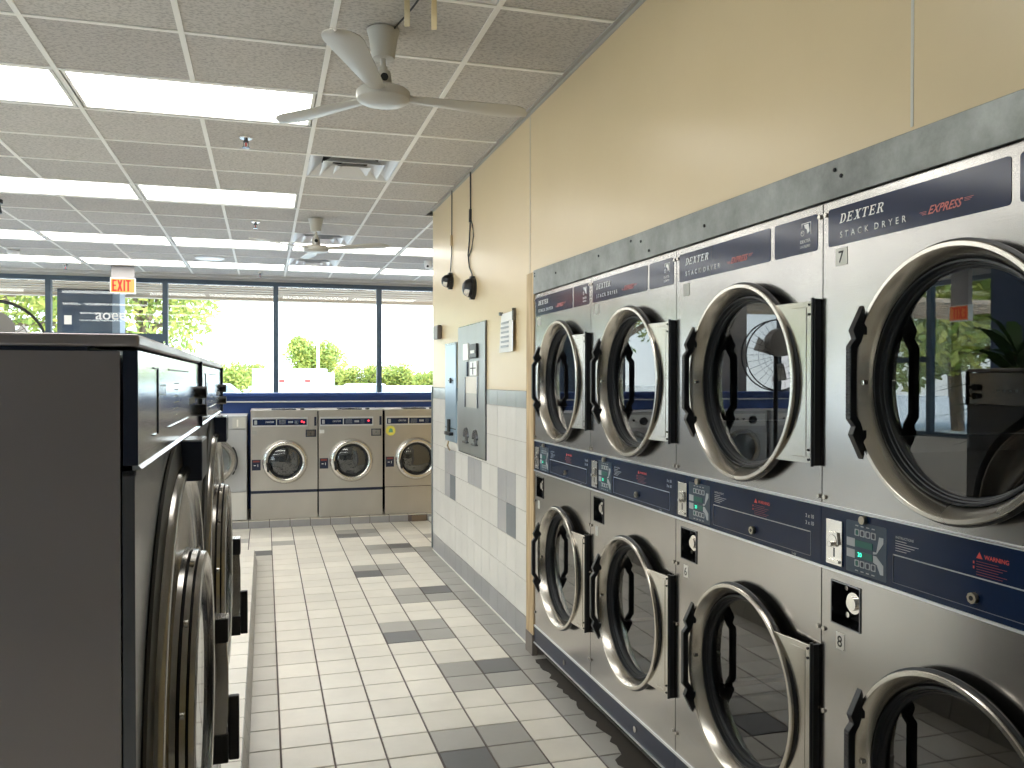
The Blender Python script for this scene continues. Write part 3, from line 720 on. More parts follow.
mb = MB(); mb.prism([(.04, .85), (.085, .85), (.08, .885), (.06, .895), (.045, .88)], -.0035, -.002); mb.build('sticker_picture', plain('green_print', (.12, .35, .22), .5), st)
for w, m_ in ((FW, 'label'), (W2, 'white')):
    mb = MB(); mb.box(.012, .058, -.0015, 0, .852, .888); mb.build('small_label', M[m_] if w is W2 else M['sticker'], w)
# older greyer washer at the left end
def make_old_washer():
    root = empty('front_load_washer', (-.825, 8.75, .073)); W, H = .655, 1.035
    grey = plain('grey_enamel', (.43, .44, .45), .4, .3)
    mb = MB(); mb.box(0, W, .02, .72, .01, H); mb.build('cabinet', grey, root)
    mb = MB(); mb.box(.003, W - .003, 0, .02, .29, .90); mb.box(.003, W - .003, 0, .02, .905, H); mb.build('front_panel', grey, root, bevel=.002)
    mb = MB(); mb.box(.003, W - .003, -.002, .02, .01, .282); mb.build('lower_panel', plain('pale_enamel', (.6, .59, .55), .4), root, bevel=.002)
    mb = MB(); mb.box(.52, .64, -.003, 0, .915, 1.02); mb.box(.56, .575, -.004, -.003, .93, 1.0, 1); mb.build('coin_plate', [M['sticker'], M['label']], root)
    mb = MB(); mb.lathe([(.225, 0), (.225, -.03), (.21, -.05), (.18, -.05), (.16, -.02)], (.33, 0, .6), 'y', 56); d = mb.build('door', M['rim'], root)
    mb = MB(); mb.lathe([(1e-5, -.03), (.165, -.02)], (.33, 0, .6), 'y', 40); mb.build('glass', M['washglass'], d)
    mb = MB(); mb.tube([(.33 + .235 * math.cos(a), -.05, .6 + .235 * math.sin(a)) for a in [math.radians(x) for x in range(-35, 36, 7)]], .008); mb.build('handle', M['black'], d)
    return root
tag(make_old_washer(), 'older plain grey washer partly hidden behind the big washer doors', 'washer')
for k in range(4):
    w = make_old_washer(); w.location = (-1.53 - .70 * k, 8.75, .073)
    mb = MB(); mb.box(.03, .62, -.004, 0, .86, 1.0); pn = mb.build('knob_panel', M['alum'], w)
    mb = MB(); mb.cyl((.2, -.004, .93), .045, -.03, 0, 'y', 24); mb.build('dial', M['black'], pn)
    for x in (.32, .4, .48): mb = MB(); mb.cyl((x, -.004, .94), .013, -.012, 0, 'y', 12); mb.build('button', M['black'], pn)
    tag(w, ['grey washer with dial panel, first one left of the older plain grey washer', 'second grey dial washer leftwards along the back bulkhead, seen mirrored only', 'third grey dial washer leftwards along the back bulkhead, seen mirrored only', 'last grey dial washer at left end of the back bulkhead'][k], 'washer', 'grey dial washers mirrored in the dryer glass')
# ------------------------------------------------------------------ large near washers
def make_big():
    root = empty('large_capacity_washer', (0, 0, 0)); W, H = .955, 1.513
    cu, cz = .48, .92; Z0 = .1
    mb = MB(); mb.box(.006, W - .006, .02, .95, Z0 + .002, 1.495, 0); mb.box(.0, W, .05, .95, 1.494, 1.4985, 1)
    mb.build('cabinet', [M['navy_dk'], M['navy_dk']], root)
    mb = MB(); mb.box(-.001, .006, .0165, .95, Z0 + .002, 1.4935); mb.build('side_panel', M['steel_side'], root)
    mb = MB(); mb.box(-.004, W - .005, -.004, .96, 1.4985, H); mb.build('top_cap', M['steel_side'], root, bevel=.003)
    # lower front panel
    mb = MB(); mb.plate_hole(0.0, W, Z0 + .002, 1.358, cu, cz, .36, .002); mb.box(0, .003, .002, .0145, Z0 + .002, 1.358); mb.box(W - .003, W, .002, .0145, Z0 + .002, 1.358)
    mb.box(0, W, .0, .0145, 1.352, 1.358)
    mb.build('front_panel', M['steel_dk'], root)
    # control panel
    mb = MB(); mb.box(.001, W - .010, -.002, .0, 1.364, 1.4945); mb.prism([(-.002, 1.364), (.004, 1.364), (.004, 1.358), (-.006, 1.36)], .001, W - .01, 'x')
    cp = mb.build('control_panel', M['steel_pol'], root)
    mb = MB(); mb.box(-.0005, .006, -.002, .0135, 1.364, 1.4945); mb.build('corner_post', M['navy_dk'], root); mb = MB(); mb.box(W - .011, W - .001, -.008, .02, 1.358, 1.502); mb.build('divider_post', M['navy_dk'], root)
    mb = MB()
    for (a, b_, c, d) in ((.136, .185, 1.4755, 1.4775), (.183, .1855, 1.389, 1.477), (.322, .650, 1.4755, 1.4775)): mb.box(a, b_, -.0035, -.0015, c, d)
    mb.build('keypad_outline', M['navy_dk'], cp)
    mb = MB(); mb.box(.322, .66, -.0045, -.0015, 1.3895, 1.3915); mb.box(.14, .186, -.0045, -.0015, 1.3885, 1.3905); mb.build('keypad_ledge', M['chrome'], cp)
    mb = MB(); text_mb(mb, 'DEXTER', .205, 1.44, .022, -.0015); 
    for k in range(6): mb.box(.40, .45 + .015 * (k % 3), -.0025, -.0018, 1.405 + .01 * k, 1.4065 + .01 * k)
    for k in range(4): mb.cyl((.70 + .03 * k, -.002, 1.42), .006, -.002, 0, 'y', 10)
    mb.build('keypad_print', M['pale'], cp)
    mb = MB()
    for z in (1.435, 1.3965): mb.cyl((.90, -.002, z), .013, -.018, 0, 'y', 16); mb.box(.885, .93, -.020, -.012, z - .006, z + .006)
    mb.build('coin_slide', M['black'], cp)
    # top lock block over the door
    mb = MB(); mb.box(.50, .62, -.037, .0, 1.288, 1.357); o = mb.build('door_lock_housing', M['navy_dk'], root, bevel=.002)
    mb = MB(); mb.box(.6205, .624, -.036, -.001, 1.289, 1.356); mb.box(.505, .615, -.036, -.002, 1.357, 1.3585); mb.build('housing_cover', M['steel'], o)
    # door
    mb = MB(); mb.lathe([(.44, .001), (.438, -.003), (.395, -.006), (.385, .0)], (cu, 0, cz), 'y', 96); mb.build('door_gasket', M['rubber'], root)
    mb = MB(); mb.lathe([(.396, -.002), (.396, -.012), (.393, -.017), (.386, -.019), (.378, -.017), (.374, -.012), (.355, -.004), (.262, -.008), (.256, -.010)], (cu, 0, cz), 'y', 128)
    d = mb.build('door', M['rim_dk'], root)
    mb = MB(); mb.lathe([(.256, -.006), (.254, -.018), (.250, -.019), (.250, -.022), (.253, -.023), (.251, -.031), (.246, -.032), (.246, -.034), (.249, -.035), (.247, -.042), (.240, -.045), (.228, -.042), (.220, -.034)], (cu, 0, cz), 'y', 96, mis=[0, 0, 1, 0, 0, 0, 1, 0, 0, 0, 0, 0])
    for k in range(12):
        a = 2 * PI * (k + .5) / 12; mb.cyl((cu + .2525 * math.cos(a), -.027, cz + .2525 * math.sin(a)), .005, -.003, .003, 'y', 8, 2)
    mb.build('glass_ring', [M['rim_dk'], M['dark'], M['chrome']], d)
    mb = MB(); mb.lathe([(1e-5, -.02), (.12, -.022), (.222, -.034)], (cu, 0, cz), 'y', 64); mb.build('glass', M['washglass'], d)
    mb = MB(); mb.lathe([(.36, .002), (.30, .05), (.30, .7), (1e-5, .7)], (cu, 0, cz), 'y', 48); mb.build('drum', M['drum'], root)
    # latch assembly
    mb = MB(); mb.prism([(-.004, .690), (-.058, .690), (-.063, .74), (-.063, .84), (-.060, .893), (-.004, .893)], .89, .905, 'x'); la = mb.build('latch_plate', M['steel'], root, bevel=.002)
    mb = MB(); mb.box(.885, .935, -.063, .0, .893, .944); mb.build('upper_bracket', M['black'], la, bevel=.003); mb = MB(); mb.box(.885, .935, -.063, .0, .63, .692); mb.box(.900, .918, -.085, -.063, .63, .77); mb.box(.905, .915, -.07, -.06, .66, .74)
    mb.build('lower_bracket', M['black'], la, bevel=.003)
    mb = MB(); mb.box(.886, .934, -.062, -.001, .944, .9455); mb.build('bracket_cap', M['steel'], la)
    return root
BW = make_big(); BW2 = copy_tree(BW)
for o, y, l in ((BW, 1.04, 'large stainless washer nearest the camera at the left, side panel facing us'), (BW2, 2.0, 'second large stainless washer, right behind the nearest one on the left curb')):
    o.location = (-.14, y, 0); o.rotation_euler = (0, 0, PI / 2); tag(o, l, 'washer', 'large capacity washers on the left curb')

# ------------------------------------------------------------------ ceiling lights and vents
def make_light():
    root = empty('ceiling_light', (0, 0, 0)); w, d = 2 * G, G
    mb = MB(); e = .02; fr = .016
    for q in ((e, w - e, e, e + fr), (e, w - e, d - e - fr, d - e), (e, e + fr, e + fr, d - e - fr), (w - e - fr, w - e, e + fr, d - e - fr)): mb.box(q[0], q[1], q[2], q[3], -.004, .03)
    mb.box(e, w - e, e, d - e, .03, .09)
    mb.build('frame', M['tbar'], root)
    mb = MB(); mb.box(e + fr, w - e - fr, e + fr, d - e - fr, .004, .008); mb.build('diffuser', M['lamp'], root)
    return root
L0 = make_light()
rn = {-8: 'behind the camera', -4: 'just overhead out of frame', 0: 'in the nearest row of lights', 4: 'in second row of lights', 8: 'in third row of lights', 11: 'in the last row before the windows'}
cn = {-8: 'fifth from the right wall side', -6: 'fourth from the fan line', -4: 'third from the fan line', -2: 'second from the fan line', 0: 'directly left of the fan line', 2: 'directly over the fan line', 4: 'farthest right'}
for k, (i, j) in enumerate(lights):
    o = L0 if k == 0 else copy_tree(L0)
    o.location = (GX + i * G, GY + j * G, CEIL + .006)
    tag(o, 'fluorescent panel ' + rn[j] + ', ' + cn[i], 'ceiling light', 'fluorescent ceiling panels')
def make_vent():
    root = empty('ceiling_vent', (0, 0, 0)); d = G
    mb = MB(); 
    def ring(a, z0, b_, z1, mi=0):
        A = [(a, a, z0), (d - a, a, z0), (d - a, d - a, z0), (a, d - a, z0)]; B = [(b_, b_, z1), (d - b_, b_, z1), (d - b_, d - b_, z1), (b_, d - b_, z1)]
        mb.add(A + B, [(k, (k + 1) % 4, 4 + (k + 1) % 4, 4 + k) for k in range(4)], mi)
    ring(.014, 0, .03, .002); ring(.03, .002, .115, .075)
    ring(.105, -.012, .10, -.010); ring(.105, -.012, .185, .055); ring(.19, -.018, .185, -.016); ring(.19, -.018, .255, .03)
    mb.quad((.255, .255, .03), (d - .255, .255, .03), (d - .255, d - .255, .03), (.255, d - .255, .03))
    mb.build('louvre_cones', M['alum'], root)
    mb = MB(); mb.box(.016, d - .016, .016, d - .016, .10, .12); mb.build('duct_back', M['dark'], root)
    return root
V0 = make_vent()
vl = ['square white ceiling vent nearest after the first fan', 'square ceiling vent right behind the far ceiling fan', 'square ceiling vent farthest back near the windows', 'ceiling vent at top edge of frame with yellow strips beside it']
for k, (i, j) in enumerate(vents):
    o = V0 if k == 0 else copy_tree(V0); o.location = (GX + i * G, GY + j * G, CEIL + .002); tag(o, vl[k], 'vent', 'square ceiling vents')

# ------------------------------------------------------------------ ceiling fans
def make_fan(a0, r, label, pd=-3):
    root = empty('ceiling_fan', (0, 0, 0))
    zt = -.27
    mb = MB(); mb.lathe([(1e-5, -.001), (.068, -.001), (.066, -.01), (.060, -.03), (.048, -.112), (.044, -.118), (1e-5, -.12)], axis='z', seg=40); mb.build('canopy', M['fanpaint'], root)
    mb = MB(); mb.cyl((0, 0, 0), .011, -.21, -.11, 'z', 16); mb.lathe([(.011, -.15), (.018, -.152), (.018, -.165), (.011, -.167)], axis='z', seg=20); mb.build('downrod', M['fanpaint'], root)
    mb = MB(); mb.lathe([(.012, -.165), (.030, -.172), (.034, -.20), (.040, -.245), (1e-5, -.25)], axis='z', seg=28)
    mb.cyl((0, -.036, -.205), .016, -.004, .0, 'y', 20, 1); mb.build('lower_canopy', [M['fanpaint'], M['dark']], root)
    mb = MB(); mb.lathe([(1e-5, -.243), (.06, -.244), (.102, -.250), (.112, -.258), (.113, -.278), (.110, -.290), (.098, -.299), (.05, -.304), (1e-5, -.305)], axis='z', seg=56); mb.build('motor_housing', M['fanpaint'], root)
    for b in range(3):
        a = a0 + b * 120; mb = MB(); n = 28; rows = []
        x0 = .105
        for k in range(n + 1):
            t = k / n; x = x0 + (r - x0) * t
            w0, w1 = .036, .074
            hw = w0 + (w1 - w0) * min(1, t * 1.25)
            if t > .82: hw = w1 * math.sqrt(max(0.012, 1 - ((t - .82) / .18) ** 2))
            lift = .0 + .012 * t - .02 * max(0, t - .85); sk = .02 * t
            row = []
            for s in (-1, -.5, 0, .5, 1):
                pitch = math.radians(pd); y = s * hw
                row.append((x, y * math.cos(pitch) + sk * 0, zt + .0 + lift + y * math.sin(pitch) - .010 * (1 - s * s)))
            rows.append(row)
        top = [p for R_ in rows for p in R_]; bot = [(p[0], p[1], p[2] - .003) for p in top]
        m5 = 5; N_ = len(top); fs = []
        for k in range(n):
            for s in range(4):
                q = (k * m5 + s, (k + 1) * m5 + s, (k + 1) * m5 + s + 1, k * m5 + s + 1)
                fs.append(q); fs.append(tuple(i + N_ for i in q[::-1]))
            for s in (0, 4):
                q = (k * m5 + s, (k + 1) * m5 + s, (k + 1) * m5 + s + N_, k * m5 + s + N_); fs.append(q if s else q[::-1])
        for k in (0, n):
            for s in range(4): fs.append((k * m5 + s, k * m5 + s + 1, k * m5 + s + 1 + N_, k * m5 + s + N_))
        mb.add(top + bot, fs, 0, True); mb.box(.09, .15, -.02, .02, zt + .001, zt + .006)
        o = mb.build('blade', M['fanpaint'], root); o.rotation_euler = (0, 0, math.radians(a))
    return root
f1 = make_fan(8, .66, ''); f1.location = (.48, 3.57, CEIL); tag(f1, 'cream three-bladed ceiling fan nearest the camera, wide blade toward us', 'ceiling fan')
f2 = make_fan(-26, .69, '', -10); f2.location = (.45, 7.88, CEIL); tag(f2, 'far cream ceiling fan hanging before the square vent', 'ceiling fan')
mb = MB(); mb.tube([(.52, 3.52, CEIL - .006), (.56, 3.3, CEIL - .006), (.585, 3.12, CEIL - .004)], .004); tag(mb.build('fan_cable', M['black']), 'thin dark cable running over the ceiling tile to nearest fan canopy', 'cable')
for x, l, col in ((.486, 'left of the two yellowish tape strips hanging at the top edge', (.45, .38, .22)), (.583, 'right of the two yellowish tape strips hanging at the top edge', (.72, .58, .32))):
    mb = MB(); n = 10
    vs = []; 
    for k in range(n + 1):
        z = CEIL - .004 - (CEIL - 2.716) * k / n; tw = .4 * math.sin(k * .5); vs += [(x - .010 * math.cos(tw), 2.99 - .010 * math.sin(tw), z), (x + .010 * math.cos(tw), 2.99 + .010 * math.sin(tw), z), (x + .010 * math.cos(tw), 2.991 + .010 * math.sin(tw), z), (x - .010 * math.cos(tw), 2.991 - .010 * math.sin(tw), z)]
    mb.add(vs, [(4 * k + a, 4 * k + (a + 1) % 4, 4 * k + 4 + (a + 1) % 4, 4 * k + 4 + a) for k in range(n) for a in range(4)])
    tag(mb.build('fly_strip', plain('fly_paper', col, .4)), l, 'fly strip', 'hanging tape strips')
def sprinkler(x, y, label):
    root = empty('fire_sprinkler', (x, y, CEIL), label=label, cat='sprinkler', group='ceiling sprinklers')
    mb = MB(); mb.cyl((0, 0, 0), .035, -.006, .0, 'z', 24, 0, .04); mb.build('escutcheon', M['chrome'], root)
    mb = MB(); mb.cyl((0, 0, 0), .012, -.03, -.006, 'z', 12); mb.box(-.016, -.012, -.004, .004, -.055, -.02); mb.box(.012, .016, -.004, .004, -.055, -.02); mb.cyl((0, 0, 0), .022, -.06, -.056, 'z', 16); mb.build('sprinkler_head', M['steel_dk'], root)
    mb = MB(); mb.cyl((0, 0, 0), .005, -.055, -.03, 'z', 10); mb.build('red_bulb', M['red'], root)
sprinkler(-.105, 5.38, 'nearest ceiling sprinkler left of the first vent')
sprinkler(-.078, 8.2, 'ceiling sprinkler between second and third light rows')
sprinkler(-.058, 12.08, 'tiny ceiling sprinkler nearest to the windows')
sprinkler(-2.42, 11.9, 'ceiling sprinkler near windows at far left')
mb = MB(); mb.lathe([(1e-5, -.004), (.10, -.004), (.15, -.012), (.17, -.002), (.172, .003)], axis='z', seg=40); o = mb.build('ceiling_speaker', M['white_gloss']); o.location = (-.63, 10.78, CEIL - .002); tag(o, 'round white ceiling speaker between the last two light rows', 'speaker')
mb = MB(); mb.lathe([(1e-5, -.045), (.04, -.043), (.062, -.03), (.066, 0)], axis='z', seg=32); o = mb.build('smoke_detector', M['white_gloss']); o.location = (-2.73, 10.8, CEIL - .001); tag(o, 'small white smoke detector on ceiling at far left', 'smoke detector')
root = empty('security_camera', (1.93, 10.3, CEIL + .004), label='small white dome camera on the ceiling beside the wall corner', cat='camera')
mb = MB(); mb.cyl((0, 0, 0), .045, -.05, 0, 'z', 24, 0, .05); mb.build('camera_base', M['white_gloss'], root)
mb = MB(); mb.lathe([(1e-5, -.10), (.03, -.092), (.045, -.07), (.045, -.05)], axis='z', seg=24); mb.build('camera_body', M['white_gloss'], root)
mb = MB(); mb.cyl((-.01, -.04, -.07), .014, -.008, .01, 'y', 16); mb.build('lens', M['dark'], root)
root = empty('black_fixture', (-2.09, 7.78, CEIL - .001), label='black ceiling fixture cut by the left edge of the frame', cat='spotlight')  # plain black ceiling fixture of unidentified kind
mb = MB(); mb.cyl((0, 0, 0), .05, -.03, 0, 'z', 20); mb.build('mount', M['black'], root)
mb = MB(); mb.cyl((0, 0, 0), .045, -.11, -.02, 'z', 20, 0, .03); mb.build('fixture_head', M['black'], root)

# ------------------------------------------------------------------ EXIT sign
def exit_sign(x, y, rz, label, drop):
    root = empty('exit_sign', (x, y, CEIL), rz, label=label, cat='exit sign')
    mb = MB(); mb.box(-.14, .14, -.03, .03, -drop, 0); mb.build('mounting_box', M['taupe2'], root, bevel=.004)
    mb = MB(); mb.box(-.15, .15, -.036, .036, -drop - .20, -drop); h = mb.build('housing', M['white_gloss'], root, bevel=.004)
    mb = MB(); mb.box(-.14, .14, -.040, -.036, -drop - .185, -drop - .012); f = mb.build('sign_face', M['exitface'], h)
    mb = MB()
    W_, H_, t = .052, .145, .0195; z0 = -drop - .172; y_ = -.0405
    def R(a, b_, c, d): mb.box(a, b_, y_ - .001, y_, z0 + c, z0 + d)
    x_ = -.122
    R(x_, x_ + t, 0, H_); R(x_, x_ + W_, 0, t); R(x_, x_ + W_, H_ - t, H_); R(x_, x_ + W_ * .85, H_ / 2 - t / 2, H_ / 2 + t / 2)
    x_ += .062
    mb.add([(x_ + a, y_ - .001, z0 + c) for a, c in ((-.004, 0), (.018, 0), (.060, H_), (.038, H_))], [(0, 1, 2, 3)]); mb.add([(x_ + a, y_ - .0012, z0 + c) for a, c in ((.038, 0), (.060, 0), (.018, H_), (-.004, H_))], [(0, 1, 2, 3)])
    x_ += .070; R(x_, x_ + t, 0, H_); x_ += .026
    R(x_, x_ + .06, H_ - t, H_); R(x_ + .020, x_ + .040, 0, H_)
    mb.build('exit_letters', M['exitred'], h)
    return root
exit_sign(-1.75, 11.9, 0, 'lit red and orange EXIT sign hanging from ceiling near the entrance', .15)
exit_sign(-5.6, 8.6, PI / 2, 'lit EXIT sign by the left windows', .52)

# ------------------------------------------------------------------ wall fixtures on the tiled wall
def wallroot(name, y, z, label, cat, **k):   # local: x along -Y, -y out of the wall, z up
    return empty(name, (XW - .001, y, z), -PI / 2, label=label, cat=cat, **k)
r = wallroot('payment_panel', 6.155, .942, 'tall stainless coin and card vending panel set in tiled wall', 'vending panel')
mb = MB(); mb.box(0, .80, -.012, 0, 0, .906); mb.build('face_plate', M['steel_matte'], r, bevel=.002)
mb = MB(); mb.box(-.006, .808, -.006, 0, -.006, .912); mb.build('frame', M['steel_dk'], r)
def bx(name, mats, *boxes, parent=None, bevel=0):
    mb = MB()
    for q in boxes: mb.box(*q)
    return mb.build(name, mats, parent, bevel)
bx('coin_acceptor', M['white_gloss'], (.20, .36, -.022, -.012, .66, .78), parent=r, bevel=.004)
bx('bill_acceptor', M['black'], (.44, .62, -.028, -.012, .67, .77), parent=r, bevel=.006)
bx('bill_slot', M['white_gloss'], (.47, .58, -.032, -.028, .705, .725), parent=r)
bx('card_reader', M['white_gloss'], (.42, .62, -.024, -.012, .55, .65), parent=r, bevel=.004)
bx('card_slot', M['dark'], (.51, .525, -.0255, -.0235, .56, .64), (.44, .60, -.0255, -.0235, .60, .606), parent=r)
bx('key_slot', M['navy_dk'], (.29, .33, -.02, -.012, .55, .65), parent=r)
bx('instruction_sheet', M['label'], (.26, .58, -.0135, -.012, .43, .545), parent=r)
bx('price_sheet', plain('grey_sheet', (.5, .5, .47), .5), (.28, .58, -.0135, -.012, .33, .43), parent=r)
bx('guide_rail', M['steel_dk'], (.235, .25, -.017, -.012, .33, .545), (.60, .615, -.017, -.012, .33, .545), parent=r)
mb = MB()
for x in (.28, .55):
    mb.lathe([(.052, 0), (.058, -.012), (.066, -.012), (.07, 0)], (x, -.012, .115), 'y', 28, a0=0, a1=PI); mb.cyl((x, -.012, .115), .045, -.004, 0, 'y', 24); mb.box(x - .066, x + .066, -.03, -.012, .075, .085)
mb.build('coin_cup', M['steel_dk'], r)
r = wallroot('soap_vending_box', 6.61, .99, 'pale blue steel vending box left of the tall stainless panel', 'vending box')
bx('body', plain('pale_blue_steel', (.36, .48, .58), .3, .5), (0, .385, -.014, 0, 0, .76), parent=r, bevel=.004)
bx('body_trim', M['steel_dk'], (.0, .385, -.016, -.014, .10, .106), (.0, .385, -.016, -.014, .745, .76), parent=r)
mb = MB(); mb.cyl((.22, -.014, .47), .02, -.012, 0, 'y', 16); mb.box(.13, .3, -.019, -.014, .466, .474); mb.box(.14, .20, -.03, -.014, .07, .17); mb.box(.10, .30, -.045, -.014, .05, .075); mb.build('lock_and_lever', M['black'], r, bevel=.002)
mb = MB(); mb.tube([(.2, -.03, 0), (.21, -.04, -.03), (.2, -.02, -.07)], .006); mb.build('loose_wire', M['wood'], r)
r = wallroot('wall_sensor', 7.04, 1.80, 'small brown grey sensor box high on wall near the corner', 'sensor')
bx('case', plain('brown_grey_plastic', (.14, .12, .11), .35), (.06, .24, -.04, 0, 0, .115), parent=r, bevel=.012)
# notice sheet hanging from two pins
root = wallroot('paper_notice', 5.02, 1.63, 'curled white paper notice pinned on the wall beside the wooden stud', 'notice')
mb = MB(); n = 10; vs = []
for k in range(n + 1):
    u = .04 + .30 * k / n
    for z in (0, .235):
        sk = -.05 * (1 - z / .235) * (1 - k / n); cu_ = -.004 - .014 * (k / n) ** 3
        vs.append((u + sk, cu_, z))
N0 = len(vs); vs += [(a, b_ - .0012, c) for a, b_, c in vs]
fs = []
for k in range(n):
    q = (2 * k, 2 * k + 2, 2 * k + 3, 2 * k + 1); fs += [q, tuple(i + N0 for i in q[::-1])]
mb.add(vs, fs, 0, True); mb.build('sheet', M['white'], root)
bx('print_lines', M['pale'], *[(.05 + .006 * (k % 2), .22, -.0125, -.0105, .03 + .028 * k, .042 + .028 * k) for k in range(6)], parent=root)
bx('clip', M['steel_dk'], (.035, .06, -.02, 0, .225, .245), parent=root)
bx('clip', M['steel_dk'], (.328, .336, -.022, 0, .18, .25), parent=root)
# speakers hung by wires
def speaker(y, z, r_, label):
    root = empty('wall_speaker', (XW, y, z), label=label, cat='speaker', group='black dome speakers on the tiled wall')
    mb = MB(); mb.lathe([(1e-5, -.085), (r_ * .45, -.08), (r_ * .8, -.062), (r_, -.035), (r_ * 1.0, -.02)], axis='x', seg=32); mb.build('dome', M['black'], root)
    mb = MB(); mb.cyl((0, 0, 0), r_ * 1.12, -.025, 0, 'x', 32); mb.box(-.03, 0, -.02, .02, -r_ * 1.2, r_ * 1.2); mb.build('mount_plate', M['black'], root)
    mb = MB(); mb.lathe([(r_ * .6, -.078), (r_ * .82, -.064), (r_ * .96, -.048)], axis='x', seg=32, a0=PI * 1.1, a1=PI * 1.75); mb.build('silver_rim', M['chrome'], root)
speaker(6.42, 2.228, .052, 'smaller black dome speaker nearer the windows')
speaker(5.70, 2.10, .066, 'larger black dome speaker nearer the paper notice')
mb = MB(); X = XW - .006
mb.tube([(X, 6.40, CEIL), (X, 6.405, 2.6), (X, 6.41, 2.44), (X, 6.43, 2.38), (X, 6.45, 2.32), (X - .01, 6.43, 2.28)], .004); mb.tube([(X, 6.405, 2.58), (X, 6.41, 2.5)], .013, mi=1)
tag(mb.build('speaker_wire', [M['black'], M['wood']]), 'dark wire dropping from the ceiling to the smaller dome speaker', 'wire')
mb = MB(); mb.tube([(X, 5.79, CEIL), (X, 5.785, 2.68), (X, 5.79, 2.6), (X, 5.82, 2.45), (X, 5.86, 2.35), (X, 5.82, 2.26), (X, 5.74, 2.2), (X - .01, 5.70, 2.16)], .005)
mb.tube([(X, 5.79, 2.6), (X, 5.73, 2.54), (X, 5.70, 2.46), (X, 5.75, 2.38), (X, 5.85, 2.33)], .004); mb.tube([(X, 5.785, 2.66), (X, 5.79, 2.57)], .012)
tag(mb.build('speaker_wire', [M['black']]), 'looped dark wire dropping from ceiling to the larger dome speaker', 'wire')

# ------------------------------------------------------------------ drum fan on the left washers
r = empty('pedestal_fan', (-1.86, 6.95, .101), rz=.25, label='round wire cage pedestal fan seen above the large washer at left edge', cat='fan')
cx = -.02; cz = 1.60; R_ = .335

mb = MB()
for y in (-.07, .07): mb.tube([(cx + R_ * math.cos(a), y, cz + R_ * math.sin(a)) for a in [2 * PI * k / 40 for k in range(41)]], .007, 6)
for k in range(30):
    a = 2 * PI * k / 30; mb.tube([(cx + .06 * math.cos(a), -.10, cz + .06 * math.sin(a)), (cx + .2 * math.cos(a), -.10, cz + .2 * math.sin(a)), (cx + R_ * math.cos(a), -.07, cz + R_ * math.sin(a))], .0016, 4)
for rr_ in (.12, .18, .23): mb.tube([(cx + rr_ * math.cos(a), -.10, cz + rr_ * math.sin(a)) for a in [2 * PI * k / 32 for k in range(33)]], .0018, 4)
mb.build('cage', M['black'], r)
mb = MB(); mb.cyl((cx, 0, cz + .12), .13, -.14, .02, 'y', 32, 0, .135); mb.build('motor', plain('grey_motor', (.3, .29, .28), .5), r)
for k in range(3):
    a = 2 * PI * k / 3 + .4; mb = MB()
    c, s = math.cos(a), math.sin(a)
    mb.add([(cx + .08 * c - .03 * s, .01, cz + .08 * s + .03 * c), (cx + .24 * c - .09 * s, .03, cz + .24 * s + .09 * c), (cx + .24 * c + .05 * s, .0, cz + .24 * s - .05 * c), (cx + .08 * c + .03 * s, -.01, cz + .08 * s - .03 * c),
            (cx + .08 * c - .03 * s, .014, cz + .08 * s + .03 * c), (cx + .24 * c - .09 * s, .034, cz + .24 * s + .09 * c), (cx + .24 * c + .05 * s, .004, cz + .24 * s - .05 * c), (cx + .08 * c + .03 * s, -.006, cz + .08 * s - .03 * c)],
           [(0, 1, 2, 3), (7, 6, 5, 4), (0, 4, 5, 1), (1, 5, 6, 2), (2, 6, 7, 3), (3, 7, 4, 0)]); mb.build('blade', M['alum'], r)
mb = MB(); mb.cyl((0, .03, 0), .02, .03, 1.6, 'z', 16); mb.build('stand_pole', M['black'], r)
mb = MB(); mb.lathe([(1e-5, .0), (.24, .001), (.24, .02), (.05, .05), (1e-5, .05)], (0, .03, 0), 'z', 32); mb.build('base', M['black'], r)

# ------------------------------------------------------------------ outside
mb = MB(); mb.box(-60, 60, YWIN + .16, 120, -.3, -.02); mb.box(-60, XL - .21, -40, YWIN + .16, -.3, -.02)
tag(mb.build('ground', M['concrete']), kind='structure')
mb = MB(); mb.box(-12, 8, YWIN + .13, 15.55, 2.90, 2.97); mb.box(-12, 8, 15.4, 15.6, 2.85, 3.3)
for k in range(8): mb.box(-12, 8, 12.95 + .36 * k, 12.97 + .36 * k, 2.885, 2.90)
o = tag(mb.build('canopy_roof', M['canopy']), 'tan boarded canopy roof running over the outside walk past the windows', 'canopy')
r = empty('canopy_column', (0, 0, 0), label='wide dark blue grey column outside behind the entrance glass', cat='column')
bx('column_face', M['post'], (-3.12, -2.33, 14.75, 15.3, -.02, 2.9), parent=r); bx('column_side', M['brick'], (-2.33, -2.22, 14.76, 15.3, -.02, 2.9), parent=r)
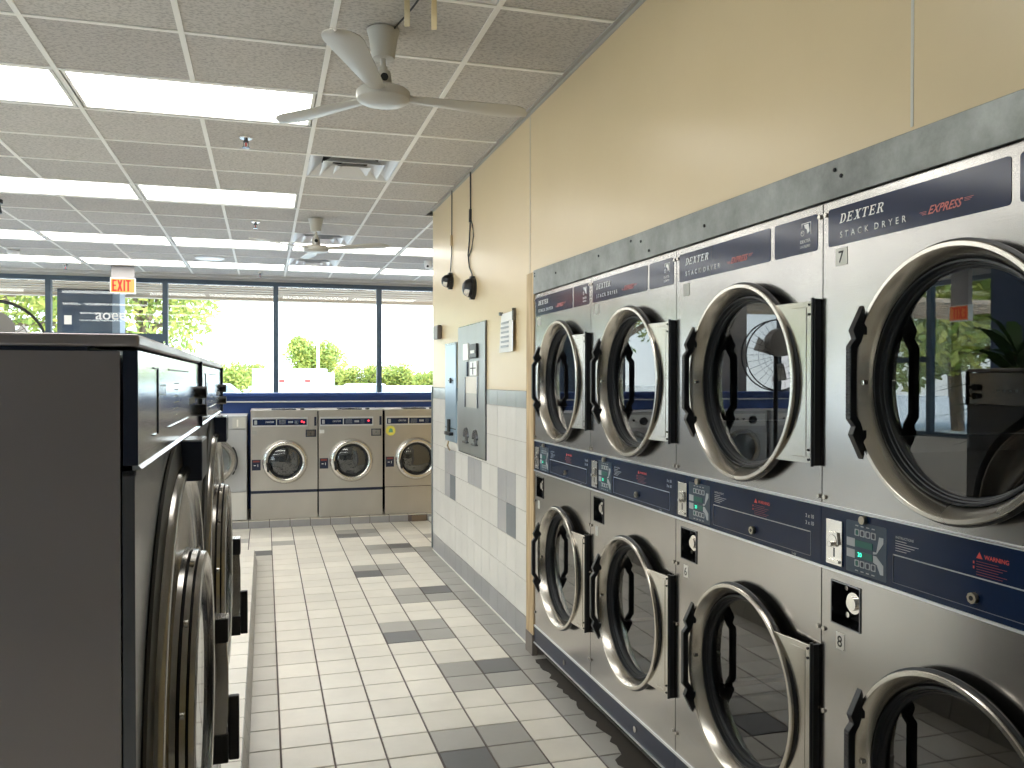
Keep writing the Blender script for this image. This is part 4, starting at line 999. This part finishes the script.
def foliage(name, c, R, n, leaf, label, cat, group=None, mat='leaf', trunk=True, seed=1, squash=.8, hollow=.0):
    random.seed(seed); mb = MB()
    lobes = [(Vector((random.uniform(-1, 1) * R * .62, random.uniform(-1, 1) * R * .5, random.uniform(-.6, .8) * R * squash * .7)), R * random.uniform(.32, .55)) for _ in range(14)]
    for _ in range(n):
        L_, q = random.choice(lobes); d = Vector((random.gauss(0, 1), random.gauss(0, 1), random.gauss(0, 1))).normalized()
        p = Vector(c) + L_ + d * q * (random.random() ** .33)
        a = Vector((random.gauss(0, 1), random.gauss(0, 1), random.gauss(0, 1))).normalized(); b_ = a.orthogonal().normalized(); s = leaf * random.uniform(.6, 1.3)
        mb.add([p - a * s, p + b_ * s * .45, p + a * s, p - b_ * s * .45], [(0, 1, 2, 3)])
    if trunk:
        root = empty(name, (c[0], c[1], -.02), label=label, cat=cat, **({'group': group} if group else {}))
        o = mb.build('foliage', M[mat]); o.data.transform(Matrix.Translation((-c[0], -c[1], .02))); o.parent = root; o['kind'] = 'stuff'
        t = MB(); h = c[2]; t.tube([(0, 0, 0), (.05 * R, 0, h * .5), (0, .03, h)], .06 * R)
        for L_, q in lobes[:7]: t.tube([(0, .03, h * .6 + .02), (L_.x * .5, L_.y * .5, h * .8 + L_.z * .3), (L_.x, L_.y, h + L_.z)], .022 * R, 6)
        t.build('trunk', M['bark'], root)
        return root
    return tag(mb.build(name, M[mat]), label, cat, group, 'stuff')
foliage('tree', (-8.2, 26, 4.3), 4.0, 6500, .13, 'tall leafy tree outside the windows at far left', 'tree', 'trees outside the windows', seed=2)
foliage('tree', (-3.9, 30, 4.5), 3.1, 5600, .13, 'leafy tree outside right behind the exit sign', 'tree', 'trees outside the windows', seed=5)
foliage('tree', (3.1, 52, 2.75), 1.9, 5500, .12, 'small round tree standing behind the white trailer', 'tree', 'trees outside the windows', seed=9)
for k in range(12):
    x = -4.6 + 1.75 * k + random.uniform(-.2, .2)
    if -1.2 < x < 2.6: continue
    foliage('hedge_bush', (x, 56, 1.35), 1.55, 2600, .13, 'yellow green bush in the hedge row far outside, number %s from the left' % (['one', 'two', 'three', 'four', 'five', 'six', 'seven', 'eight', 'nine', 'ten', 'eleven', 'twelve'][k]), 'bush', 'far hedge row', seed=20 + k, trunk=True, squash=.7)
for k in range(5):
    foliage('tree', (-17 - 2 * (k % 2), -2 + 5.6 * k, 3.4), 3.2, 3000, .22, 'broad leafy tree outside the left windows, mirrored in dryer glass', 'tree', 'trees outside the left windows', seed=40 + k)
foliage('hedge_bush', (-1.75, 50, 1.3), 1.25, 2200, .12, 'yellow green bush beyond the white cars, left of the trailer', 'bush', 'far hedge row', seed=77, squash=.6)
# trailer, van, pole, sign, low wall
r = empty('box_trailer', (0, 0, 0), label='white box trailer parked outside in front of the hedge', cat='trailer')
bx('body', M['white_gloss'], (-.62, 3.2, 46, 48, .55, 2.07), parent=r, bevel=.03)
mb = MB()
for x in (.0, 2.6): mb.cyl((x, 45.95, .33), .34, 0, .25, 'y', 24)
mb.build('wheels', M['rubber'], r)
r = empty('white_van', (0, 0, 0), label='white van seen from the rear with two red tail lights outside', cat='van')
mb = MB(); mb.prism([(.45, .35), (2.3, .35), (2.32, 1.1), (2.1, 1.75), (.62, 1.75), (.43, 1.1)], 42, 45.5, 'y'); mb.build('body', M['white_gloss'], r, bevel=.04)
for x in (.66, 1.86): bx('tail_light', M['red'], (x, x + .26, 41.97, 42.02, 1.36, 1.5), parent=r, bevel=.01)
bx('rear_window', plain('pale_glass', (.5, .55, .6), .1), (.75, 2.0, 41.98, 42.01, 1.25, 1.65), parent=r)
mb = MB()
for x in (.6, 1.95): mb.cyl((x, 42.2, .3), .32, 0, .25, 'y', 24)
mb.build('wheels', M['rubber'], r)
mb = MB(); mb.cyl((2.55, 43, 0), .07, -.02, 3.45, 'z', 12); mb.box(2.3, 2.8, 42.9, 43.1, 3.4, 3.5); tag(mb.build('light_pole', M['white_gloss']), 'tall thin white light pole in front of the round tree', 'pole')
r = empty('parking_sign', (1.9, 25, -.02), label='small pale blue sign on a post outside beside the trailer', cat='sign')
mb = MB(); mb.cyl((0, 0, 0), .025, 0, 1.75, 'z', 10); mb.build('post', M['alum'], r); bx('sign_panel', plain('pale_blue_sign', (.45, .6, .75), .4), (-.2, .04, -.03, -.02, 1.35, 1.7), parent=r)
mb = MB(); mb.box(-30, 40, 54, 54.2, -.02, 1.12); tag(mb.build('garden_wall', M['concrete']), 'low white wall far outside below the hedge', 'wall')
for x, y, l in ((-2.2, 40, 'white car parked outside at left of the trailer'), (4.6, 40, 'white car parked outside at right of the trailer')):
    r = empty('parked_car', (x, y, -.02), label=l, cat='car', group='white cars parked outside')
    mb = MB(); mb.prism([(-1.9, .3), (1.9, .3), (1.95, .75), (1.2, .9), (.7, 1.33), (-.9, 1.33), (-1.5, .9), (-1.95, .8)], -.8, .8, 'y'); mb.build('body', M['white_gloss'], r, bevel=.06)
    mb = MB(); mb.prism([(.62, .95), (1.0, .95), (.6, 1.27), (-.8, 1.27), (-1.2, .95)], -.81, -.795, 'y'); mb.build('side_window', plain('car_glass', (.25, .3, .33), .1), r)
    mb = MB(); [mb.cyl((a, -.84, .33), .33, 0, .2, 'y', 24) for a in (-1.2, 1.2)]; mb.build('wheels', M['rubber'], r)

# tall plant, mirrored in the nearest dryer glass
r = empty('potted_plant', (-3.0, 5.35, 0), label='tall dark potted plant with long leaves beside the dark blue column', cat='plant')
mb = MB(); mb.cyl((0, 0, 0), .17, .001, .5, 'z', 24, 0, .22); mb.build('pot', M['darkcol'], r)
mb = MB(); mb.tube([(0, 0, .45), (.03, 0, 1.0), (0, .04, 1.7)], .02); mb.build('stem', M['bark'], r)
mb = MB(); random.seed(11)
for k in range(60):
    a = random.uniform(0, 2 * PI); l = random.uniform(.4, .75); e_ = random.uniform(-.2, 1.1); pr = Vector((math.cos(a), math.sin(a), 0)); sd = Vector((-math.sin(a), math.cos(a), 0)); P = []; zb = random.uniform(1.0, 1.75)
    for t in (0, .25, .5, .75, 1): P.append((pr * l * t * math.cos(e_) + Vector((0, 0, zb + l * math.sin(e_) * t * (1.35 - .6 * t) - .1 * t * t)), .055 * math.sin(PI * min(.97, t + .05)) + .002))
    vs = []
    for p, w_ in P: vs += [p - sd * w_, p + sd * w_]
    mb.add(vs, [(2 * q, 2 * q + 1, 2 * q + 3, 2 * q + 2) for q in range(4)])
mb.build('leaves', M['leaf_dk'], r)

# ------------------------------------------------------------------ light, world, camera
sc = bpy.context.scene
w = bpy.data.worlds.new('World'); sc.world = w; w.use_nodes = True; N, L = w.node_tree.nodes, w.node_tree.links
bg = N['Background']; tc = N.new('ShaderNodeTexCoord'); sp = N.new('ShaderNodeSeparateXYZ'); L.new(tc.outputs['Generated'], sp.inputs[0])
rp = N.new('ShaderNodeValToRGB'); L.new(sp.outputs[2], rp.inputs[0]); e = rp.color_ramp.elements
e[0].position = 0; e[0].color = (.95, .98, 1, 1); e[1].position = .5; e[1].color = (.45, .68, 1, 1)
L.new(rp.outputs[0], bg.inputs[0]); SKY = 3.6; bg.inputs[1].default_value = SKY
sun = bpy.data.lights.new('Sun', 'SUN'); sun.energy = 9; sun.angle = .01; sun.color = (1, .95, .85)
so = bpy.data.objects.new('sun', sun); C.objects.link(so); so.rotation_euler = Vector((-.35, .5, -.85)).to_track_quat('-Z', 'Y').to_euler()
cam = bpy.data.cameras.new('camera'); co = bpy.data.objects.new('camera', cam); C.objects.link(co); sc.camera = co
F, YAW, PITCH, ROLL, CY, H = 846.4, 16.29, -.6117, .05, 389.5, 1.461
cam.sensor_width = 36; cam.lens = F / 1024 * 36; cam.shift_y = (CY - 384) / 1024; cam.clip_start = .05; cam.clip_end = 400
y_, p_, r_ = map(math.radians, (YAW, PITCH, ROLL))
R0 = Vector((math.cos(y_), -math.sin(y_), 0)); Fh = Vector((math.sin(y_), math.cos(y_), 0)); Z = Vector((0, 0, 1))
FWD = Fh * math.cos(p_) + Z * math.sin(p_); U = -Fh * math.sin(p_) + Z * math.cos(p_)
RI = R0 * math.cos(r_) + U * math.sin(r_); UP = -R0 * math.sin(r_) + U * math.cos(r_)
co.matrix_world = Matrix(((RI.x, UP.x, -FWD.x, 0), (RI.y, UP.y, -FWD.y, 0), (RI.z, UP.z, -FWD.z, H), (0, 0, 0, 1)))
sc.view_settings.view_transform = 'Standard'; sc.view_settings.look = 'None'; sc.view_settings.gamma = 1; sc.view_settings.use_curve_mapping = False
sc.view_settings.exposure = 0.3
sc.cycles.use_denoising = True; sc.cycles.max_bounces = 10; sc.cycles.diffuse_bounces = 6; sc.cycles.glossy_bounces = 5; sc.cycles.transparent_max_bounces = 12
sc.cycles.sample_clamp_indirect = 8
